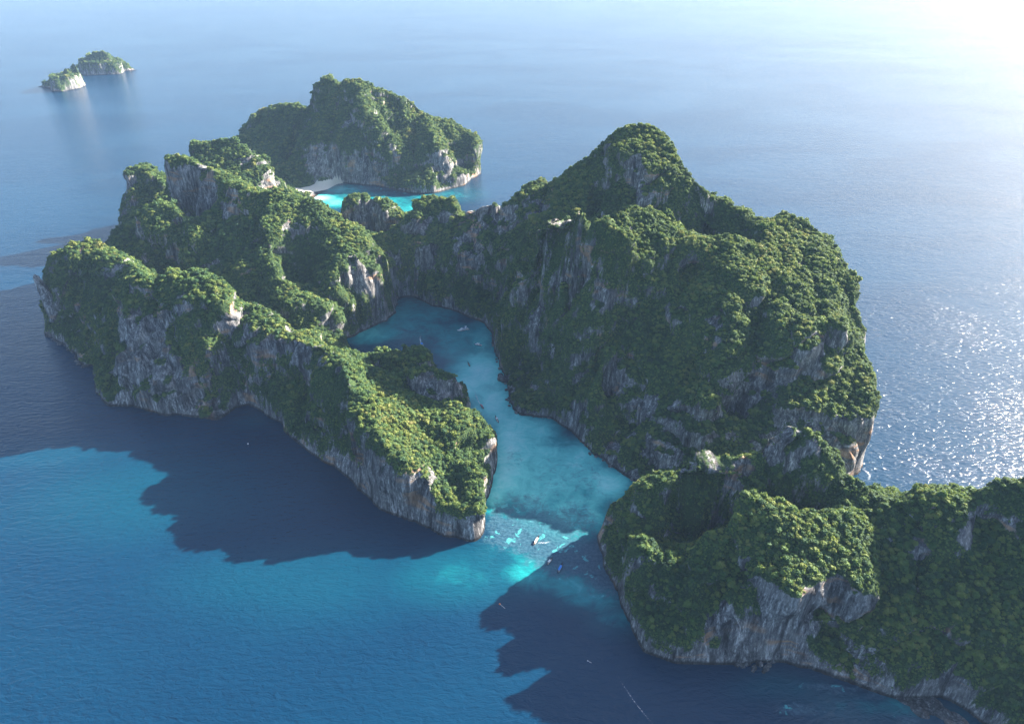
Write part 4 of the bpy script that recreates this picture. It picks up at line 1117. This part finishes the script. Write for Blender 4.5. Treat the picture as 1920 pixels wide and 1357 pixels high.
# motor yacht
b = boat_root('motor_yacht', -72.6, 922.5, 201, 'large white motor yacht with two decks at anchor in the inner lagoon', 'yacht', 'motor boats in the inner lagoon')
hull(b, M_WHITE, 17.0, 5.0, 1.6, 0.15, 0.7, 0.92)
box('main_deck', b, M_DECK, -7.6, 4.2, -2.1, 2.1, 1.2, 1.3)
box('foredeck', b, M_WHITE, 2.2, 6.2, -1.5, 1.5, 1.45, 1.75, 0.4)
c = box('cabin', b, M_WHITE, -4.8, 3.6, -1.95, 1.95, 1.3, 3.2, 0.5)
for s in (-1, 1):
    box('side_window', c, M_GLASS, -3.9, 2.2, s * 1.86 - 0.06, s * 1.86 + 0.06, 2.0, 2.65)
box('windscreen', c, M_GLASS, 2.85, 3.3, -1.5, 1.5, 2.1, 2.9, 0.1)
fl = box('flybridge', b, M_WHITE, -5.2, 1.6, -1.8, 1.8, 3.2, 3.9, 0.3)
box('seating', fl, M_NAVY, -3.6, 0.4, -1.2, 1.2, 3.9, 4.05)
for s in (-1, 1):
    rod('radar_arch_leg', b, M_WHITE, (-4.6, s * 1.6, 3.8), (-5.6, s * 1.35, 5.5), 0.16)
box('hardtop', b, M_WHITE, -6.2, -3.4, -1.5, 1.5, 5.45, 5.6)
box('swim_platform', b, M_DECK, -9.8, -8.3, -1.9, 1.9, 0.35, 0.5)
for s in (-1, 1):
    rod('bow_rail', b, M_STEEL, (3.4, s * 1.9, 2.4), (7.6, s * 0.5, 3.0), 0.05)

# cabin cruiser
b = boat_root('cabin_cruiser', -48.5, 878.5, 162, 'navy-hulled cabin cruiser with a white roof near the massif', 'cruiser', 'motor boats in the inner lagoon')
hull(b, M_NAVY, 11.0, 3.6, 1.2, 0.1, 0.5, 0.92)
box('deck', b, M_DECK, -5.0, 3.0, -1.4, 1.4, 0.8, 0.88)
box('foredeck', b, M_WHITE, 2.4, 4.4, -0.9, 0.9, 1.1, 1.35, 0.25)
c = box('cabin', b, M_WHITE, -1.6, 2.4, -1.35, 1.35, 0.9, 2.5, 0.35)
for s in (-1, 1):
    box('side_window', c, M_GLASS, -1.0, 1.6, s * 1.3 - 0.05, s * 1.3 + 0.05, 1.6, 2.1)
box('roof', b, M_CANVAS, -2.6, 1.9, -1.45, 1.45, 2.55, 2.68)
for s in (-1, 1):
    rod('roof_post', b, M_STEEL, (-2.4, s * 1.3, 0.9), (-2.4, s * 1.3, 2.6), 0.05)
    box('outboard_motor', b, M_WHITE, -6.0, -5.4, s * 0.6 - 0.25, s * 0.6 + 0.25, 0.2, 1.4, 0.08)

# floats
def buoy(x, y, label, mat, line=None, r=0.55):
    P, F = rock_mesh('buoy', [((0, 0, 0.15), r)], 0.0, subdiv=2, jag=0.0)
    o = bpy.data.objects.new('mooring_buoy', None)
    COL.objects.link(o); o.location = (x, y, 0)
    mesh_object('float', P, F, mat, o, True)
    rod('ring', o, M_STEEL, (0, 0, r * 0.9), (0, 0, r * 0.9 + 0.5), 0.06)
    if line:
        rod('line', o, M_ROPE, (0, 0, 0.14), (line[0] - x, line[1] - y, 0.14), 0.13)
    return tag(o, label, 'buoy', 'buoys on the open water')
buoy(-10.7, 422.7, 'orange mooring buoy trailing a pale line off the channel mouth', M_ORANGE, (-6.0, 418.1), 0.75)
buoy(-302.5, 650.0, 'tiny white buoy in the dark water under the ridge cliffs', M_WHITE, None, 0.8)
buoy(60.8, 366.2, 'white float with a short line in the dark water off the nearest headland', M_WHITE, (63.7, 364.4), 0.4)

# ---------------------------------------------------------------- foam on the water
def make_foam(name, density):
    N = NT(name)
    pos = N.n('NewGeometry').outputs['Position']
    edge = N.attr('edge').outputs['Fac']
    n = N.noise(0.8, pos, 4, 0.7)
    a = N.rng(N.math('MULTIPLY', edge, N.math('ADD', 0.35, N.rng(n, 0.3, 0.7, 0.0, 1.0))), 0.25, 1.1, 0.0, density)
    d = N.n('BsdfDiffuse', ins={'Color': (0.82, 0.86, 0.88)})
    t = N.n('BsdfTransparent')
    m = N.n('MixShader', ins={'Fac': a})
    N.t.links.new(t.outputs[0], m.inputs[1]); N.t.links.new(d.outputs[0], m.inputs[2])
    return N.finish(m.outputs[0])
FOAM = make_foam('sea_foam', 0.9)
THIN_FOAM = make_foam('thin_sea_foam', 0.35)

def foam_strip(name, path, widths, label, mat=FOAM, fade=True):
    """a wake: rows of points across a path, densest along its middle and near the boat"""
    verts, faces, edge = [], [], []
    pts = []
    for (p0, w0), (p1, w1) in zip(zip(path[:-1], widths[:-1]), zip(path[1:], widths[1:])):
        k = max(2, int(math.dist(p0, p1) / 1.0))
        for i in range(k):
            t = i / k
            pts.append((p0[0] + (p1[0] - p0[0]) * t, p0[1] + (p1[1] - p0[1]) * t, w0 + (w1 - w0) * t))
    pts.append((*path[-1], widths[-1]))
    n = len(pts)
    for i, (x, y, w) in enumerate(pts):
        x2, y2, _ = pts[min(i + 1, n - 1)]; x1, y1, _ = pts[max(i - 1, 0)]
        dx, dy = x2 - x1, y2 - y1
        l = math.hypot(dx, dy) or 1
        f = 1 - 0.75 * i / (n - 1) if fade else math.sin(math.pi * (i + 0.5) / n)
        for s in (-1, -0.5, 0, 0.5, 1):
            verts.append((x - dy / l * w * s, y + dx / l * w * s, 0.045))
            edge.append((1 - s * s) * f)
    for i in range(n - 1):
        for j in range(4):
            a = i * 5 + j
            faces.append((a, a + 1, a + 6, a + 5))
    o = mesh_object(name, verts, faces, mat)
    add_attr(o.data, 'edge', np.array(edge))
    return tag(o, label, 'wake', kind='stuff')
foam_strip('boat_wake', [(-130.0, 884.0), (-132.3, 895.6), (-133.3, 905.1), (-132.5, 918.1)], [1.3, 2.2, 2.4, 3.0], 'white wake streaming behind the speedboat')
foam_strip('boat_wake', [(-39.1, 729.2), (-42.8, 739.3), (-45.2, 748.9), (-48.5, 761.2), (-51.6, 768.7)], [0.7, 1.2, 2.6, 2.2, 2.0], 'white wake streaming behind the red longtail boat')
foam_strip('foam_streak', [(80.8, 360.5), (86.3, 345.0), (93.3, 330.6), (99, 321), (108, 306)], [0.6, 0.8, 0.7, 1.0, 1.6], 'long thin foam streak on the dark water off the nearest headland', THIN_FOAM, False)
foam_strip('foam_streak', [(20.4, 493.6), (26, 495.5), (32, 495.6), (40.5, 498.5)], [1.2, 1.6, 1.4, 1.0], 'faint foam streak beside the farthest longtail boat', THIN_FOAM, False)
foam_strip('surf', [(378, 612), (383, 606), (386, 600), (386, 594), (382, 588), (376, 584)], [0.6, 1.6, 2.6, 2.2, 1.6, 0.6], 'broken white surf at the outer foot of the massif', THIN_FOAM, False)

# ---------------------------------------------------------------- sea haze
def make_haze():
    N = NT('sea_haze')
    v = N.t.nodes.new('ShaderNodeVolumePrincipled')
    v.inputs['Color'].default_value = (0.27, 0.40, 0.60, 1.0)
    v.inputs['Density'].default_value = HAZE_DENSITY
    v.inputs['Anisotropy'].default_value = 0.0
    N.t.links.new(v.outputs['Volume'], N.out.inputs['Volume'])
    return N.m
HAZE_DENSITY = 0.00004
e, zb, zt = 62000.0, -9.5, 512.0
haze = mesh_object('haze', [(-e, -e, zb), (e, -e, zb), (e, e, zb), (-e, e, zb), (-e, -e, zt), (e, -e, zt), (e, e, zt), (-e, e, zt)],
                   [(3, 2, 1, 0), (4, 5, 6, 7), (0, 1, 5, 4), (1, 2, 6, 5), (2, 3, 7, 6), (3, 0, 4, 7)], make_haze())
tag(haze, 'thin pale sea haze that whitens the far water', 'haze', kind='stuff')
